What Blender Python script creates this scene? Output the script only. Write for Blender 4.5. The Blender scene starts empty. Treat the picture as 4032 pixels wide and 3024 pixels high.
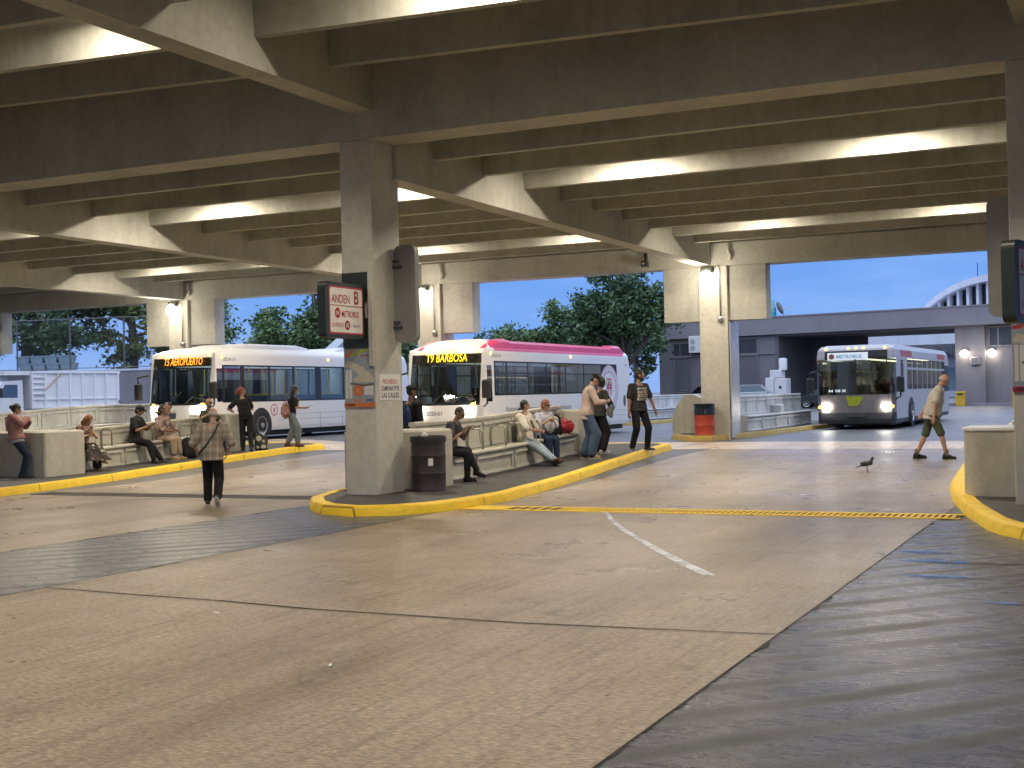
import bpy, math, random
from mathutils import Vector, Matrix, Quaternion
random.seed(11)
SC = bpy.context.scene
COL = SC.collection
PI = math.pi
R = math.radians
V = Vector

# ------------------------------------------------------------------ helpers
def sm(t):
    t = min(max(t, 0.0), 1.0)
    return t * t * (3 - 2 * t)

def gz(x, y):
    """height of the paving: flat to the drain, then rising gently to the street side"""
    return .26 * sm((y - 20.5) / 9) + .16 * sm((-x - 20.5) / 4) * sm((y - 27) / 5)

class MB:
    """collects shapes; build() links them as one mesh object"""
    def __init__(s):
        s.v = []; s.f = []; s.mi = []; s.cur = 0
    def add(s, vs, fs):
        o = len(s.v); s.v += [tuple(p) for p in vs]
        for f in fs:
            s.f.append(tuple(i + o for i in f)); s.mi.append(s.cur)
        return s
    def box(s, x0, x1, y0, y1, z0, z1, mat=None):
        p = [V((x, y, z)) for z in (z0, z1) for y in (y0, y1) for x in (x0, x1)]
        if mat: p = [mat @ q for q in p]
        return s.add(p, [(0, 2, 3, 1), (4, 5, 7, 6), (0, 1, 5, 4), (2, 6, 7, 3), (0, 4, 6, 2), (1, 3, 7, 5)])
    def bbox(s, x0, x1, y0, y1, z0, z1, b=.02):
        """box with chamfered vertical and top edges"""
        pts = [(x0 + b, y0), (x1 - b, y0), (x1, y0 + b), (x1, y1 - b), (x1 - b, y1), (x0 + b, y1), (x0, y1 - b), (x0, y0 + b)]
        ins = [(x0 + 2*b, y0 + b), (x1 - 2*b, y0 + b), (x1 - b, y0 + 2*b), (x1 - b, y1 - 2*b), (x1 - 2*b, y1 - b), (x0 + 2*b, y1 - b), (x0 + b, y1 - 2*b), (x0 + b, y0 + 2*b)]
        vs = [(x, y, z0) for x, y in pts] + [(x, y, z1 - b) for x, y in pts] + [(x, y, z1) for x, y in ins]
        fs = [tuple(range(7, -1, -1)), tuple(range(16, 24))]
        for k in range(2):
            for i in range(8):
                j = (i + 1) % 8
                fs.append((k*8 + i, k*8 + j, k*8 + 8 + j, k*8 + 8 + i))
        return s.add(vs, fs)
    def prism(s, poly, z0, z1, mat=None):
        n = len(poly)
        vs = [V((x, y, z0)) for x, y in poly] + [V((x, y, z1)) for x, y in poly]
        if mat: vs = [mat @ q for q in vs]
        fs = [tuple(range(n - 1, -1, -1)), tuple(range(n, 2 * n))]
        for i in range(n):
            j = (i + 1) % n
            fs.append((i, j, n + j, n + i))
        return s.add(vs, fs)
    def rings(s, rs, cap=True, closed=True):
        n = len(rs[0]); vs = [p for r in rs for p in r]; fs = []
        for k in range(len(rs) - 1):
            for i in range(n if closed else n - 1):
                j = (i + 1) % n
                fs.append((k*n + i, k*n + j, k*n + n + j, k*n + n + i))
        if cap:
            fs.append(tuple(range(n - 1, -1, -1))); o = (len(rs) - 1) * n
            fs.append(tuple(range(o, o + n)))
        return s.add(vs, fs)
    def lathe(s, prof, n=24, c=(0, 0, 0), axis='z', cap=True):
        rs = []
        for r, h in prof:
            ring = []
            for i in range(n):
                a = 2 * PI * i / n; u, w = r * math.cos(a), r * math.sin(a)
                p = {'z': (u, w, h), 'x': (h, u, w), 'y': (w, h, u)}[axis]
                ring.append((p[0] + c[0], p[1] + c[1], p[2] + c[2]))
            rs.append(ring)
        return s.rings(rs, cap)
    def tube(s, path, r, n=8, cap=True):
        path = [V(p) for p in path]
        rad = r if isinstance(r, (list, tuple)) else [r] * len(path)
        rs = []; ref = None
        for i, p in enumerate(path):
            d = (path[min(i+1, len(path)-1)] - path[max(i-1, 0)])
            d = d.normalized() if d.length > 1e-9 else V((0, 0, 1))
            if ref is None:
                ref = V((0, 0, 1)) if abs(d.z) < .9 else V((1, 0, 0))
            u = d.cross(ref)
            if u.length < 1e-6: u = d.cross(V((0, 1, 0)))
            u.normalize(); w = d.cross(u).normalized(); ref = u.cross(d) if False else ref
            rs.append([p + (u * math.cos(2*PI*k/n) + w * math.sin(2*PI*k/n)) * rad[i] for k in range(n)])
        return s.rings(rs, cap)
    def ell(s, c, rx, ry, rz, n=14, m=9, mat=None):
        c = V(c); rs = []
        for k in range(m + 1):
            t = -PI/2 + PI * (k + .0) / m
            cr = max(math.cos(t), .02)
            ring = [V((rx*cr*math.cos(2*PI*i/n), ry*cr*math.sin(2*PI*i/n), rz*math.sin(t))) for i in range(n)]
            if mat: ring = [mat @ q for q in ring]
            rs.append([c + q for q in ring])
        return s.rings(rs)
    def cap(s, a, b, r1, r2, n=12):
        """tapered limb with round ends"""
        a = V(a); b = V(b); d = (b - a)
        L = max(d.length, 1e-4); d = d / L
        u = d.orthogonal().normalized(); w = d.cross(u)
        rs = []
        for t in (-90, -55, -20):
            q = R(t); rs.append((a + d * r1 * math.sin(q), max(r1 * math.cos(q), r1*.05)))
        for t in (20, 55, 90):
            q = R(t); rs.append((b + d * r2 * math.sin(q), max(r2 * math.cos(q), r2*.05)))
        return s.rings([[c + (u*math.cos(2*PI*k/n) + w*math.sin(2*PI*k/n))*rr for k in range(n)] for c, rr in rs])
    def xf(s, fn):
        s.v = [tuple(fn(V(p))) for p in s.v]; return s
    def build(s, name, mat, parent=None, smooth=False, loc=None, rot=None):
        me = bpy.data.meshes.new(name); me.from_pydata(s.v, [], s.f)
        mats = mat if isinstance(mat, (list, tuple)) else [mat]
        for m in mats: me.materials.append(m)
        if len(mats) > 1: me.polygons.foreach_set('material_index', s.mi)
        if smooth is True: me.polygons.foreach_set('use_smooth', [True] * len(me.polygons))
        me.update()
        o = bpy.data.objects.new(name, me); COL.objects.link(o)
        if smooth and smooth is not True:
            me.polygons.foreach_set('use_smooth', [True] * len(me.polygons))
            me.set_sharp_from_angle(angle=R(smooth))
        if parent: o.parent = parent
        if loc is not None: o.location = loc
        if rot is not None: o.rotation_euler = rot
        return o

def tag(o, label, cat, group=None, kind=None):
    if label: o['label'] = label
    if cat: o['category'] = cat
    if group: o['group'] = group
    if kind: o['kind'] = kind
    return o

def thing(name, label, cat, loc=(0, 0, 0), rz=0, group=None):
    o = bpy.data.objects.new(name, None); COL.objects.link(o)
    o.empty_display_size = .2
    o.location = loc; o.rotation_euler = (0, 0, rz)
    return tag(o, label, cat, group)

def struct(name, mb, mat, smooth=False):
    return tag(mb.build(name, mat, None, smooth), None, None, None, 'structure')

def dup(o, parent=None):
    c = o.copy(); COL.objects.link(c)
    if parent: c.parent = parent
    for ch in list(o.children): dup(ch, c)
    return c

def basis(r, u):
    r = V(r).normalized(); u = V(u).normalized(); n = r.cross(u)
    return Matrix((r, u, n)).transposed()

def text(s, w, h, mat, parent, loc, r, u, name='lettering', bold=0.0, sq=None):
    """flat lettering w wide, h tall, centred on loc, reading along r with up u"""
    cu = bpy.data.curves.new(name, 'FONT'); cu.body = s; cu.size = 1; cu.align_x = 'CENTER'; cu.offset = bold
    cu.resolution_u = 3
    t = bpy.data.objects.new(name, cu); COL.objects.link(t)
    dg = bpy.context.evaluated_depsgraph_get()
    me = bpy.data.meshes.new_from_object(t.evaluated_get(dg))
    COL.objects.unlink(t); bpy.data.objects.remove(t)
    xs = [v.co.x for v in me.vertices]; ys = [v.co.y for v in me.vertices]
    sx = w / max(max(xs) - min(xs), 1e-6); sy = h / max(max(ys) - min(ys), 1e-6)
    cx = (max(xs) + min(xs)) / 2; cy = (max(ys) + min(ys)) / 2
    B = basis(r, u); L = V(loc)
    for v in me.vertices:
        v.co = L + B @ V(((v.co.x - cx) * sx, (v.co.y - cy) * sy, 0))
    me.materials.clear(); me.materials.append(mat)
    o = bpy.data.objects.new(name, me); COL.objects.link(o)
    if parent: o.parent = parent
    return o

def plate(mb, loc, r, u, w, h, d=0.0):
    """flat rectangle facing r x u"""
    B = basis(r, u); L = V(loc)
    q = [L + B @ V((a*w/2, b*h/2, d)) for a, b in ((-1, -1), (1, -1), (1, 1), (-1, 1))]
    return mb.add(q, [(0, 1, 2, 3)])

def rrect(w, h, r, n=5):
    pts = []
    for cx, cy, a0 in ((w/2-r, -h/2+r, -90), (w/2-r, h/2-r, 0), (-w/2+r, h/2-r, 90), (-w/2+r, -h/2+r, 180)):
        for i in range(n + 1):
            a = R(a0 + 90 * i / n); pts.append((cx + r*math.cos(a), cy + r*math.sin(a)))
    return pts

def disc_pts(r, n=28, sx=1, sy=1):
    return [(r*sx*math.cos(2*PI*i/n), r*sy*math.sin(2*PI*i/n)) for i in range(n)]

def shape(mb, pts, loc, r, u, d=0.0, th=None):
    B = basis(r, u); L = V(loc); n = len(pts)
    if th is None:
        return mb.add([L + B @ V((x, y, d)) for x, y in pts], [tuple(range(n))])
    M4 = Matrix.Translation(L) @ B.to_4x4()
    return mb.prism(pts, d, d + th, M4)

def ringshape(mb, r0, r1, loc, r, u, d=0.0, n=36, sx=1, sy=1):
    B = basis(r, u); L = V(loc)
    a = [L + B @ V((r0*sx*math.cos(2*PI*i/n), r0*sy*math.sin(2*PI*i/n), d)) for i in range(n)]
    b = [L + B @ V((r1*sx*math.cos(2*PI*i/n), r1*sy*math.sin(2*PI*i/n), d)) for i in range(n)]
    return mb.add(a + b, [(i, (i+1) % n, n + (i+1) % n, n + i) for i in range(n)])

# ---------------------------------------------------------------- materials
class NT:
    def __init__(s, name):
        s.m = bpy.data.materials.new(name); s.m.use_nodes = True
        s.t = s.m.node_tree; s.n = s.t.nodes; s.l = s.t.links
        s.b = s.n['Principled BSDF']; s.out = s.n['Material Output']
    def new(s, t, **k):
        n = s.n.new(t)
        for a, b in k.items(): setattr(n, a, b)
        return n
    def link(s, a, b): s.l.new(a, b)
    def coord(s, scale=(1, 1, 1), rot=(0, 0, 0), kind='Object'):
        tc = s.new('ShaderNodeTexCoord'); mp = s.new('ShaderNodeMapping')
        mp.inputs['Scale'].default_value = scale; mp.inputs['Rotation'].default_value = rot
        s.link(tc.outputs[kind], mp.inputs[0]); return mp.outputs[0]
    def noise(s, co, scale, detail=4, rough=.55, dist=0):
        n = s.new('ShaderNodeTexNoise'); n.inputs['Scale'].default_value = scale
        n.inputs['Detail'].default_value = detail; n.inputs['Roughness'].default_value = rough
        n.inputs['Distortion'].default_value = dist
        s.link(co, n.inputs['Vector']); return n.outputs[0]
    def ramp(s, fac, stops, interp='LINEAR'):
        r = s.new('ShaderNodeValToRGB'); cr = r.color_ramp; cr.interpolation = interp
        while len(cr.elements) < len(stops): cr.elements.new(.5)
        for e, (p, c) in zip(cr.elements, stops):
            e.position = p; e.color = (*c, 1) if len(c) == 3 else c
        s.link(fac, r.inputs[0]); return r.outputs[0]
    def mix(s, fac, a, b, mode='MIX'):
        m = s.new('ShaderNodeMix', data_type='RGBA', blend_type=mode)
        for i, x in ((0, fac), (6, a), (7, b)):
            if isinstance(x, (int, float)): m.inputs[i].default_value = x
            elif isinstance(x, tuple): m.inputs[i].default_value = (*x, 1) if len(x) == 3 else x
            else: s.link(x, m.inputs[i])
        return m.outputs[2]
    def math(s, op, a, b=0.0, clamp=False):
        m = s.new('ShaderNodeMath', operation=op, use_clamp=clamp)
        for i, x in ((0, a), (1, b)):
            if isinstance(x, (int, float)): m.inputs[i].default_value = x
            else: s.link(x, m.inputs[i])
        return m.outputs[0]
    def bump(s, h, strength=.3, dist=.02):
        b = s.new('ShaderNodeBump'); b.inputs['Strength'].default_value = strength
        b.inputs['Distance'].default_value = dist
        s.link(h, b.inputs['Height']); s.link(b.outputs[0], s.b.inputs['Normal']); return b
    def col(s, c):
        if isinstance(c, tuple): s.b.inputs['Base Color'].default_value = (*c, 1)
        else: s.link(c, s.b.inputs['Base Color'])
    def rough(s, r):
        if isinstance(r, (int, float)): s.b.inputs['Roughness'].default_value = r
        else: s.link(r, s.b.inputs['Roughness'])

def M(name, c, rough=.6, var=.18, scale=2.0, bump=.0, bscale=60, metal=0, spec=.5, dirt=0.0):
    """painted / plain material: base colour broken up by two noises"""
    t = NT(name); co = t.coord()
    n1 = t.noise(co, scale, 5, .6); n2 = t.noise(co, scale * 9, 3, .6)
    f = t.math('ADD', t.math('MULTIPLY', n1, .7), t.math('MULTIPLY', n2, .3))
    lo = tuple(max(x * (1 - var), 0) for x in c); hi = tuple(min(x * (1 + var), 1) for x in c)
    k = t.ramp(f, [(.3, lo), (.7, hi)])
    if dirt:
        d = t.ramp(t.noise(t.coord((1, 1, .25)), 1.6, 6, .7), [(.45, (1, 1, 1)), (.75, (1 - dirt,) * 3)])
        k = t.mix(1.0, k, d, 'MULTIPLY')
    t.col(k)
    rv = .15 if var > .05 else .02
    t.rough(t.ramp(n2, [(.3, (rough * (1 - rv),) * 3), (.7, (min(rough * (1 + rv), 1),) * 3)]))
    t.b.inputs['Metallic'].default_value = metal
    t.b.inputs['Specular IOR Level'].default_value = spec
    if bump: t.bump(t.noise(co, bscale, 4, .6), bump, .01)
    return t.m

def E(name, c, s, base=(.02, .02, .02)):
    t = NT(name); t.col(base); t.b.inputs['Emission Color'].default_value = (*c, 1)
    t.b.inputs['Emission Strength'].default_value = s; return t.m

def glass(name, tint, gloss=.18, rough=.03):
    t = NT(name); t.n.remove(t.b)
    tr = t.new('ShaderNodeBsdfTransparent'); tr.inputs[0].default_value = (*tint, 1)
    gl = t.new('ShaderNodeBsdfGlossy'); gl.inputs[0].default_value = (.9, .92, .95, 1); gl.inputs['Roughness'].default_value = rough
    fr = t.new('ShaderNodeFresnel'); fr.inputs[0].default_value = 1.5
    f = t.math('ADD', t.math('MULTIPLY', fr.outputs[0], .8), gloss * .3, True)
    mx = t.new('ShaderNodeMixShader'); t.link(f, mx.inputs[0]); t.link(tr.outputs[0], mx.inputs[1]); t.link(gl.outputs[0], mx.inputs[2])
    t.link(mx.outputs[0], t.out.inputs[0]); return t.m

def concrete(name, c, rough=.8, stain=.35, drip=True):
    t = NT(name); co = t.coord()
    n1 = t.noise(co, .7, 6, .62); n2 = t.noise(co, 9, 5, .65); n3 = t.noise(t.coord((1.6, 1.6, .18)), 2.2, 5, .6)
    k = t.ramp(n1, [(.28, tuple(x * .78 for x in c)), (.5, c), (.75, tuple(min(1, x * 1.14) for x in c))])
    k = t.mix(.55, k, t.ramp(n2, [(.3, (.72, .72, .72)), (.6, (1, 1, 1))]), 'MULTIPLY')
    if drip: k = t.mix(stain, k, t.ramp(n3, [(.38, (.45, .42, .38)), (.56, (1, 1, 1))]), 'MULTIPLY')
    t.col(k); t.rough(rough)
    t.b.inputs['Specular IOR Level'].default_value = .3
    h = t.math('ADD', t.math('MULTIPLY', n2, .5), t.math('MULTIPLY', t.noise(co, 55, 3, .6), .5))
    t.bump(h, .35, .012); return t.m

def paving(name, lift=1.0):
    """worn broom-finished concrete bay: short pale flakes, tyre polish, damp sheen"""
    t = NT(name)
    co = t.coord(); st = t.coord((.55, 2.6, 1)); fine = t.coord((1, 3.2, 1))
    big = t.noise(co, .22, 5, .6); mid = t.noise(co, 1.3, 6, .65)
    fl = t.noise(fine, 17, 5, .75); fl2 = t.noise(st, 32, 3, .7)
    gr = t.noise(t.coord((7.5, .35, 1), (0, 0, R(38))), 2.2, 4, .7)
    k = t.ramp(big, [(.3, (.29, .238, .18)), (.55, (.36, .302, .236)), (.78, (.42, .357, .285))])
    k = t.mix(.55, k, t.ramp(mid, [(.32, (.8, .78, .76)), (.55, (1, 1, 1)), (.8, (1.06, 1.05, 1.04))]), 'MULTIPLY')
    k = t.mix(.75, k, t.ramp(fl, [(.37, (.22, .20, .18)), (.5, (.9, .9, .9)), (.62, (1.5, 1.47, 1.42))]), 'MULTIPLY')
    k = t.mix(.55, k, t.ramp(fl2, [(.34, (.4, .38, .35)), (.55, (1, 1, 1)), (.72, (1.35, 1.33, 1.3))]), 'MULTIPLY')
    k = t.mix(.55, k, t.ramp(gr, [(.38, (.5, .47, .45)), (.5, (1, 1, 1))]), 'MULTIPLY')
    vg = t.new('ShaderNodeTexVoronoi'); vg.inputs['Scale'].default_value = 1.7; t.link(co, vg.inputs['Vector'])
    k = t.mix(.8, k, t.ramp(vg.outputs['Distance'], [(.028, (.3, .28, .26)), (.045, (1, 1, 1))]), 'MULTIPLY')
    oil = t.noise(co, 1.9, 3, .45)
    k = t.mix(.6, k, t.ramp(oil, [(.25, (.32, .3, .28)), (.33, (1, 1, 1))]), 'MULTIPLY')
    # faint dark wheel paths running with the lane
    wp = t.noise(t.coord((.75, .05, 1)), 1.0, 4, .55)
    k = t.mix(.65, k, t.ramp(wp, [(.38, (.58, .54, .52)), (.52, (1, 1, 1))]), 'MULTIPLY')
    if lift != 1: k = t.mix(1.0, k, (lift,) * 3, 'MULTIPLY')
    t.col(k)
    t.rough(t.ramp(t.noise(co, .8, 5, .65), [(.3, (.24,) * 3), (.7, (.44,) * 3)]))
    t.b.inputs['Specular IOR Level'].default_value = .5
    h = t.math('ADD', t.math('MULTIPLY', fl, .65), t.math('MULTIPLY', t.math('ADD', gr, fl2), .28))
    t.bump(h, .32, .03); return t.m

def asphalt(name, c, stripe=0.0, rot=0.0, gap=.42, r0=.28, r1=.55, warm=0):
    t = NT(name); co = t.coord()
    n1 = t.noise(co, .5, 6, .65); n2 = t.noise(co, 60, 3, .7); n3 = t.noise(t.coord((.5, 3, 1)), 5, 5, .7)
    k = t.ramp(n1, [(.3, tuple(x * .72 for x in c)), (.7, tuple(x * 1.35 for x in c))])
    k = t.mix(.85, k, t.ramp(n2, [(.34, (.35,) * 3), (.66, (1.75,) * 3)]), 'MULTIPLY')
    k = t.mix(.6, k, t.ramp(n3, [(.36, (.5,) * 3), (.64, (1.4,) * 3)]), 'MULTIPLY')
    h = t.math('MULTIPLY', n2, .35)
    rg = t.ramp(n3, [(.3, (r0,) * 3), (.7, (r1,) * 3)])
    if stripe:
        tc = t.new('ShaderNodeTexCoord'); sp = t.new('ShaderNodeSeparateXYZ')
        mp = t.new('ShaderNodeMapping'); mp.inputs['Rotation'].default_value = (0, 0, rot)
        t.link(tc.outputs['Object'], mp.inputs[0]); t.link(mp.outputs[0], sp.inputs[0])
        wob = t.math('MULTIPLY', t.math('SUBTRACT', t.noise(t.coord((.7, .7, 1)), 1.1, 3, .5), .5), .16)
        ph = t.math('MULTIPLY', t.math('ADD', sp.outputs['Y'], wob), 2 * PI / gap)
        w = t.math('MULTIPLY', t.math('ADD', t.math('SINE', ph), 1), .5)
        amp = t.ramp(t.noise(t.coord((.9, .9, 1)), .6, 4, .6), [(.34, (0,) * 3), (.6, (1,) * 3)])
        g = t.ramp(w, [(.05, (.45,) * 3), (.42, (1,) * 3)])
        k = t.mix(t.math('MULTIPLY', amp, stripe), k, g, 'MULTIPLY')
        h = t.math('ADD', h, t.math('MULTIPLY', w, .12))
        rg = t.mix(t.math('MULTIPLY', amp, stripe * .8), rg, t.ramp(w, [(.05, (.75,) * 3), (.5, (r0 + .06,) * 3)]), 'MIX')
    t.col(k); t.rough(rg)
    t.b.inputs['Specular IOR Level'].default_value = .5
    t.bump(h, .4, .02); return t.m

def kerb_paint(name):
    t = NT(name); co = t.coord()
    n1 = t.noise(co, 1.5, 5, .6); n2 = t.noise(co, 14, 5, .7)
    k = t.ramp(n1, [(.3, (.80, .52, .005)), (.7, (.90, .62, .008))])
    chip = t.ramp(n2, [(.255, (1,) * 3), (.285, (0,) * 3)])
    k = t.mix(chip, k, (.16, .13, .08)); 
    k = t.mix(.45, k, t.ramp(t.noise(t.coord((1, 1, 3)), 4, 5, .7), [(.30, (.6, .55, .45)), (.5, (1, 1, 1))]), 'MULTIPLY')
    k = t.mix(.6, k, t.ramp(t.noise(t.coord((1, 1, 6)), 3.1, 6, .75), [(.28, (.16, .13, .10)), (.40, (1, 1, 1))]), 'MULTIPLY')
    sx = t.new('ShaderNodeSeparateXYZ'); t.link(co, sx.inputs[0]); fr = t.math('FRACT', t.math('MULTIPLY', t.math('ADD', sx.outputs['Y'], t.math('MULTIPLY', sx.outputs['X'], .35)), .41))
    k = t.mix(.85, k, t.ramp(fr, [(.006, (.2, .15, .08)), (.012, (1, 1, 1))]), 'MULTIPLY')
    t.col(k); t.rough(.5); t.bump(t.math('ADD', n2, t.noise(co, 5, 3, .5)), .5, .03); return t.m

M_CONC = concrete('deck_concrete', (.47, .467, .415), stain=.12)
M_CONC2 = concrete('joist_concrete', (.44, .437, .385), stain=.2)
M_COLM = concrete('column_paint', (.56, .545, .48), rough=.6, stain=.08)
M_BENCH = concrete('bench_paint', (.47, .455, .39), rough=.55, stain=.14)
M_BENCHW = concrete('weathered_bench', (.55, .56, .55), rough=.7, stain=.25)
M_PAVE = paving('bay_concrete')
M_BAND = paving('threshold_concrete', 2.0)  # pale concrete, with the sky it reflects put into its lifted colour
M_ROAD = asphalt('road_asphalt', (.085, .087, .094), r0=.3, r1=.6)
M_LANE = asphalt('lane_asphalt', (.088, .095, .115), stripe=.75, rot=R(-48), gap=.5, r0=.17, r1=.42)
M_STRIP = asphalt('strip_asphalt', (.07, .077, .096), stripe=.55, rot=R(-50), gap=.42, r0=.22, r1=.4)
M_ISL = asphalt('island_asphalt', (.045, .044, .043), r0=.55, r1=.8)
M_KERB = kerb_paint('yellow_kerb_paint')
M_BLACK = M('black_rubber', (.018, .018, .019), .55)
M_BLACKG = M('black_gloss', (.012, .013, .015), .12)
M_WHITE = M('white_paint', (.78, .78, .78), .35, .05)
M_STEEL = M('steel', (.45, .45, .44), .35, .15, metal=.9)
M_DKST = M('dark_steel', (.06, .065, .06), .5)
# ------------------------------------------------------------------- ground
def frange(a, b, st):
    n = max(1, round((b - a) / st)); return [a + (b - a) * i / n for i in range(n + 1)]

def sheet(name, xs, ys, off, mat):
    mb = MB(); n = len(xs)
    mb.add([(x, y, gz(x, y) + off) for y in ys for x in xs],
           [(j*n + i, j*n + i + 1, j*n + n + i + 1, j*n + n + i) for j in range(len(ys) - 1) for i in range(n - 1)])
    return struct(name, mb, mat)

sheet('ground', [-900, -300, -120, -60] + frange(-40, -18, .5) + [-10, 0, 20, 60, 200, 900], [-300, -60, -20, 0, 10, 20] + frange(20.5, 33, .5) + [36, 50, 80, 140, 400, 1200], 0, M_ROAD)
YS = frange(-14, 20.5, 8) + frange(21, 30.2, .4)
sheet('paving_bay', [-9.1, -2.22], YS, .006, M_PAVE)
sheet('paving_bay', frange(-18.9, -11.8, .5), YS, .006, M_PAVE)
sheet('paving_bay', frange(-29.5, -21.8, .5), YS, .006, M_PAVE)
sheet('paving_bay', [.9, 7.8], YS, .006, M_PAVE)
sheet('asphalt_lane', [-2.22, .9], [-14, 0, 16.8], .0061, M_LANE)
sheet('asphalt_lane', [-11.8, -9.1], [-14, 0, 17.2], .0061, M_STRIP)
sheet('asphalt_lane', [-21.8, -18.9], [-14, 0, 17.2], .0061, M_STRIP)
sheet('threshold_strip', frange(-34, 8, .5), frange(30.25, 34.4, .4), .0064, M_BAND)

# construction joint and worn paint mark in the bay
M_JOINT = M('joint_dirt', (.03, .027, .024), .9)
mb = MB()
pts = [(-9.1, 8.98), (-8.2, 8.9), (-7.0, 8.84), (-6.0, 8.72), (-5.1, 8.7), (-4.1, 8.67), (-3.2, 8.74), (-2.22, 8.82)]
for (xa, ya), (xb, yb) in zip(pts, pts[1:]):
    w1 = random.uniform(.008, .018)
    mb.add([(xa, ya - w1, .0105), (xb, yb - w1, .0105), (xb, yb + w1, .0105), (xa, ya + w1, .0105)], [(0, 1, 2, 3)])
struct('paving_joint', mb, M_JOINT)
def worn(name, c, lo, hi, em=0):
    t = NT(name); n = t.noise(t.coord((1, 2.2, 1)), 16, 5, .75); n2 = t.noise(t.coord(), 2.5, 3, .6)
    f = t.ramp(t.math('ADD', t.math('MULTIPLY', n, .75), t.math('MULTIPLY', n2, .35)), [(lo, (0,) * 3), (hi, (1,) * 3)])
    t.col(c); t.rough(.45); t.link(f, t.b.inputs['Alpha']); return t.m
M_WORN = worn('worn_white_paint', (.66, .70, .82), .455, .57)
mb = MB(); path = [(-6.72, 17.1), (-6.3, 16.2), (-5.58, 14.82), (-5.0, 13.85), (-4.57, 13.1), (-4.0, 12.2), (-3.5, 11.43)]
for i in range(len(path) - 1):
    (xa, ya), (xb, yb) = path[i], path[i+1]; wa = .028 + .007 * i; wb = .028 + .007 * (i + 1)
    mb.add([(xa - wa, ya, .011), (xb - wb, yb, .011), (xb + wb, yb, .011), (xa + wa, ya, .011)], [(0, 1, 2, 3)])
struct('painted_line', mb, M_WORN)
M_WET = M('wet_film', (.05, .05, .055), .06, .1)
mb = MB()
for x, y, w, h in ((-1.55, 12.9, .62, .05), (-1.45, 11.9, .4, .04), (-.75, 10.6, .35, .035), (-1.9, 13.6, .3, .05), (-.5, 13.2, .5, .04)):
    shape(mb, [(px * (1 + random.uniform(-.3, .3)), py * (1 + random.uniform(-.4, .4))) for px, py in disc_pts(1, 14, w, h)], (x, y, gz(x, y) + .0125), (1, 0, 0), (0, 1, 0))
struct('water', mb, M_WET)

# ragged tar seam between concrete bay and asphalt
for xs, ya, yb in ((-2.22, -4, 16.7), (-9.1, -4, 15.5), (-11.8, -4, 17.0)):
    mb = MB(); y = ya; rg = random.Random(int(-xs * 10)); w0 = .01
    while y < yb:
        y2 = y + rg.uniform(.05, .22); w1 = max(.006, rg.gauss(.009, .006)) + (.03 if rg.random() < .05 else 0)
        mb.add([(xs - .005, y, .0108), (xs + w0, y, .0108), (xs + w1, y2, .0108), (xs - .005, y2, .0108)], [(0, 1, 2, 3)]); y = y2; w0 = w1
    struct('paving_joint', mb, M_JOINT)
# drains
def drain(label, x0, x1, y, painted):
    d = thing('drain_channel', label, 'drain', ((x0 + x1) / 2, y, 0)); h = (x1 - x0) / 2
    mb = MB(); mb.box(-h, h, -.2, .2, .0075, .009); mb.build('channel_bed', M_JOINT, d)
    fm = M_KERB if painted else M_STEELD
    mb = MB(); mb.box(-h, h, -.3, -.2, .007, .016); mb.box(-h, h, .2, .3, .007, .016)
    mb.build('edge_strip', fm, d)
    mb = MB(); n = int(2 * h / .085)
    for i in range(n):
        x = -h + .085 * i
        if painted and x > -h * .55 or not painted or i % 2 == 0:
            mb.box(x, x + .042, -.2, .2, .009, .015)
    if painted: mb.box(-h, -h * .8, -.2, .2, .0092, .0125)
    mb.build('grate', fm, d)
M_STEELD = M('grate_iron', (.05, .045, .04), .6, .3)
drain('drain grate with yellow painted edges running up to the rounded kerb', -9.05, -1.95, 17.35, True)
drain('dark iron drain grate crossing the left bay behind the man in plaid', -18.8, -12.0, 18.5, False)

# islands: kerb ring + paved top
def inset(poly, d):
    n = len(poly); out = []
    for i in range(n):
        p0, p1, p2 = V(poly[i-1]), V(poly[i]), V(poly[(i+1) % n])
        e1 = (p1 - p0).normalized(); e2 = (p2 - p1).normalized()
        n1 = V((-e1.y, e1.x)); n2 = V((-e2.y, e2.x)); b = (n1 + n2)
        b = b / max(b.dot(n1), .35) if b.length > 1e-5 else n1
        q = p1 + b * d; out.append((q.x, q.y))
    return out
def refine(poly, st=.6):
    out = []
    for i in range(len(poly)):
        a, b = V(poly[i]), V(poly[(i+1) % len(poly)]); n = max(1, int((b - a).length / st))
        for k in range(n): out.append(tuple(a.lerp(b, k / n)))
    return out
KH = .15
def island(poly, w=.2, painted=None, mat=None, kmat=None):
    poly = refine(poly); rng = random.Random(len(poly))
    poly = [(x + rng.uniform(-.012, .012), y + rng.uniform(-.012, .012)) for x, y in poly]
    base = inset(poly, -.035); top0 = inset(poly, .025); inn = inset(poly, w); n = len(poly)
    P = lambda ps, h, jit=0: [(x, y, gz(x, y) + h + rng.uniform(-jit, jit)) for x, y in ps]
    mb = MB(); mb.rings([P(base, -.05), P(poly, KH - .03, .006), P(top0, KH, .006), P(inn, KH, .004), P(inn, 0)], cap=False)
    struct('kerb', mb, kmat or M_KERB, 50)
    mb = MB(); m = inset(poly, w - .004)
    mb.add(P(m, KH - .008), [tuple(range(n))])
    o = struct('island_pavement', mb, mat or M_ISL)
    import bmesh
    bm = bmesh.new(); bm.from_mesh(o.data); bmesh.ops.triangulate(bm, faces=bm.faces[:]); bm.to_mesh(o.data); bm.free()
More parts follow.
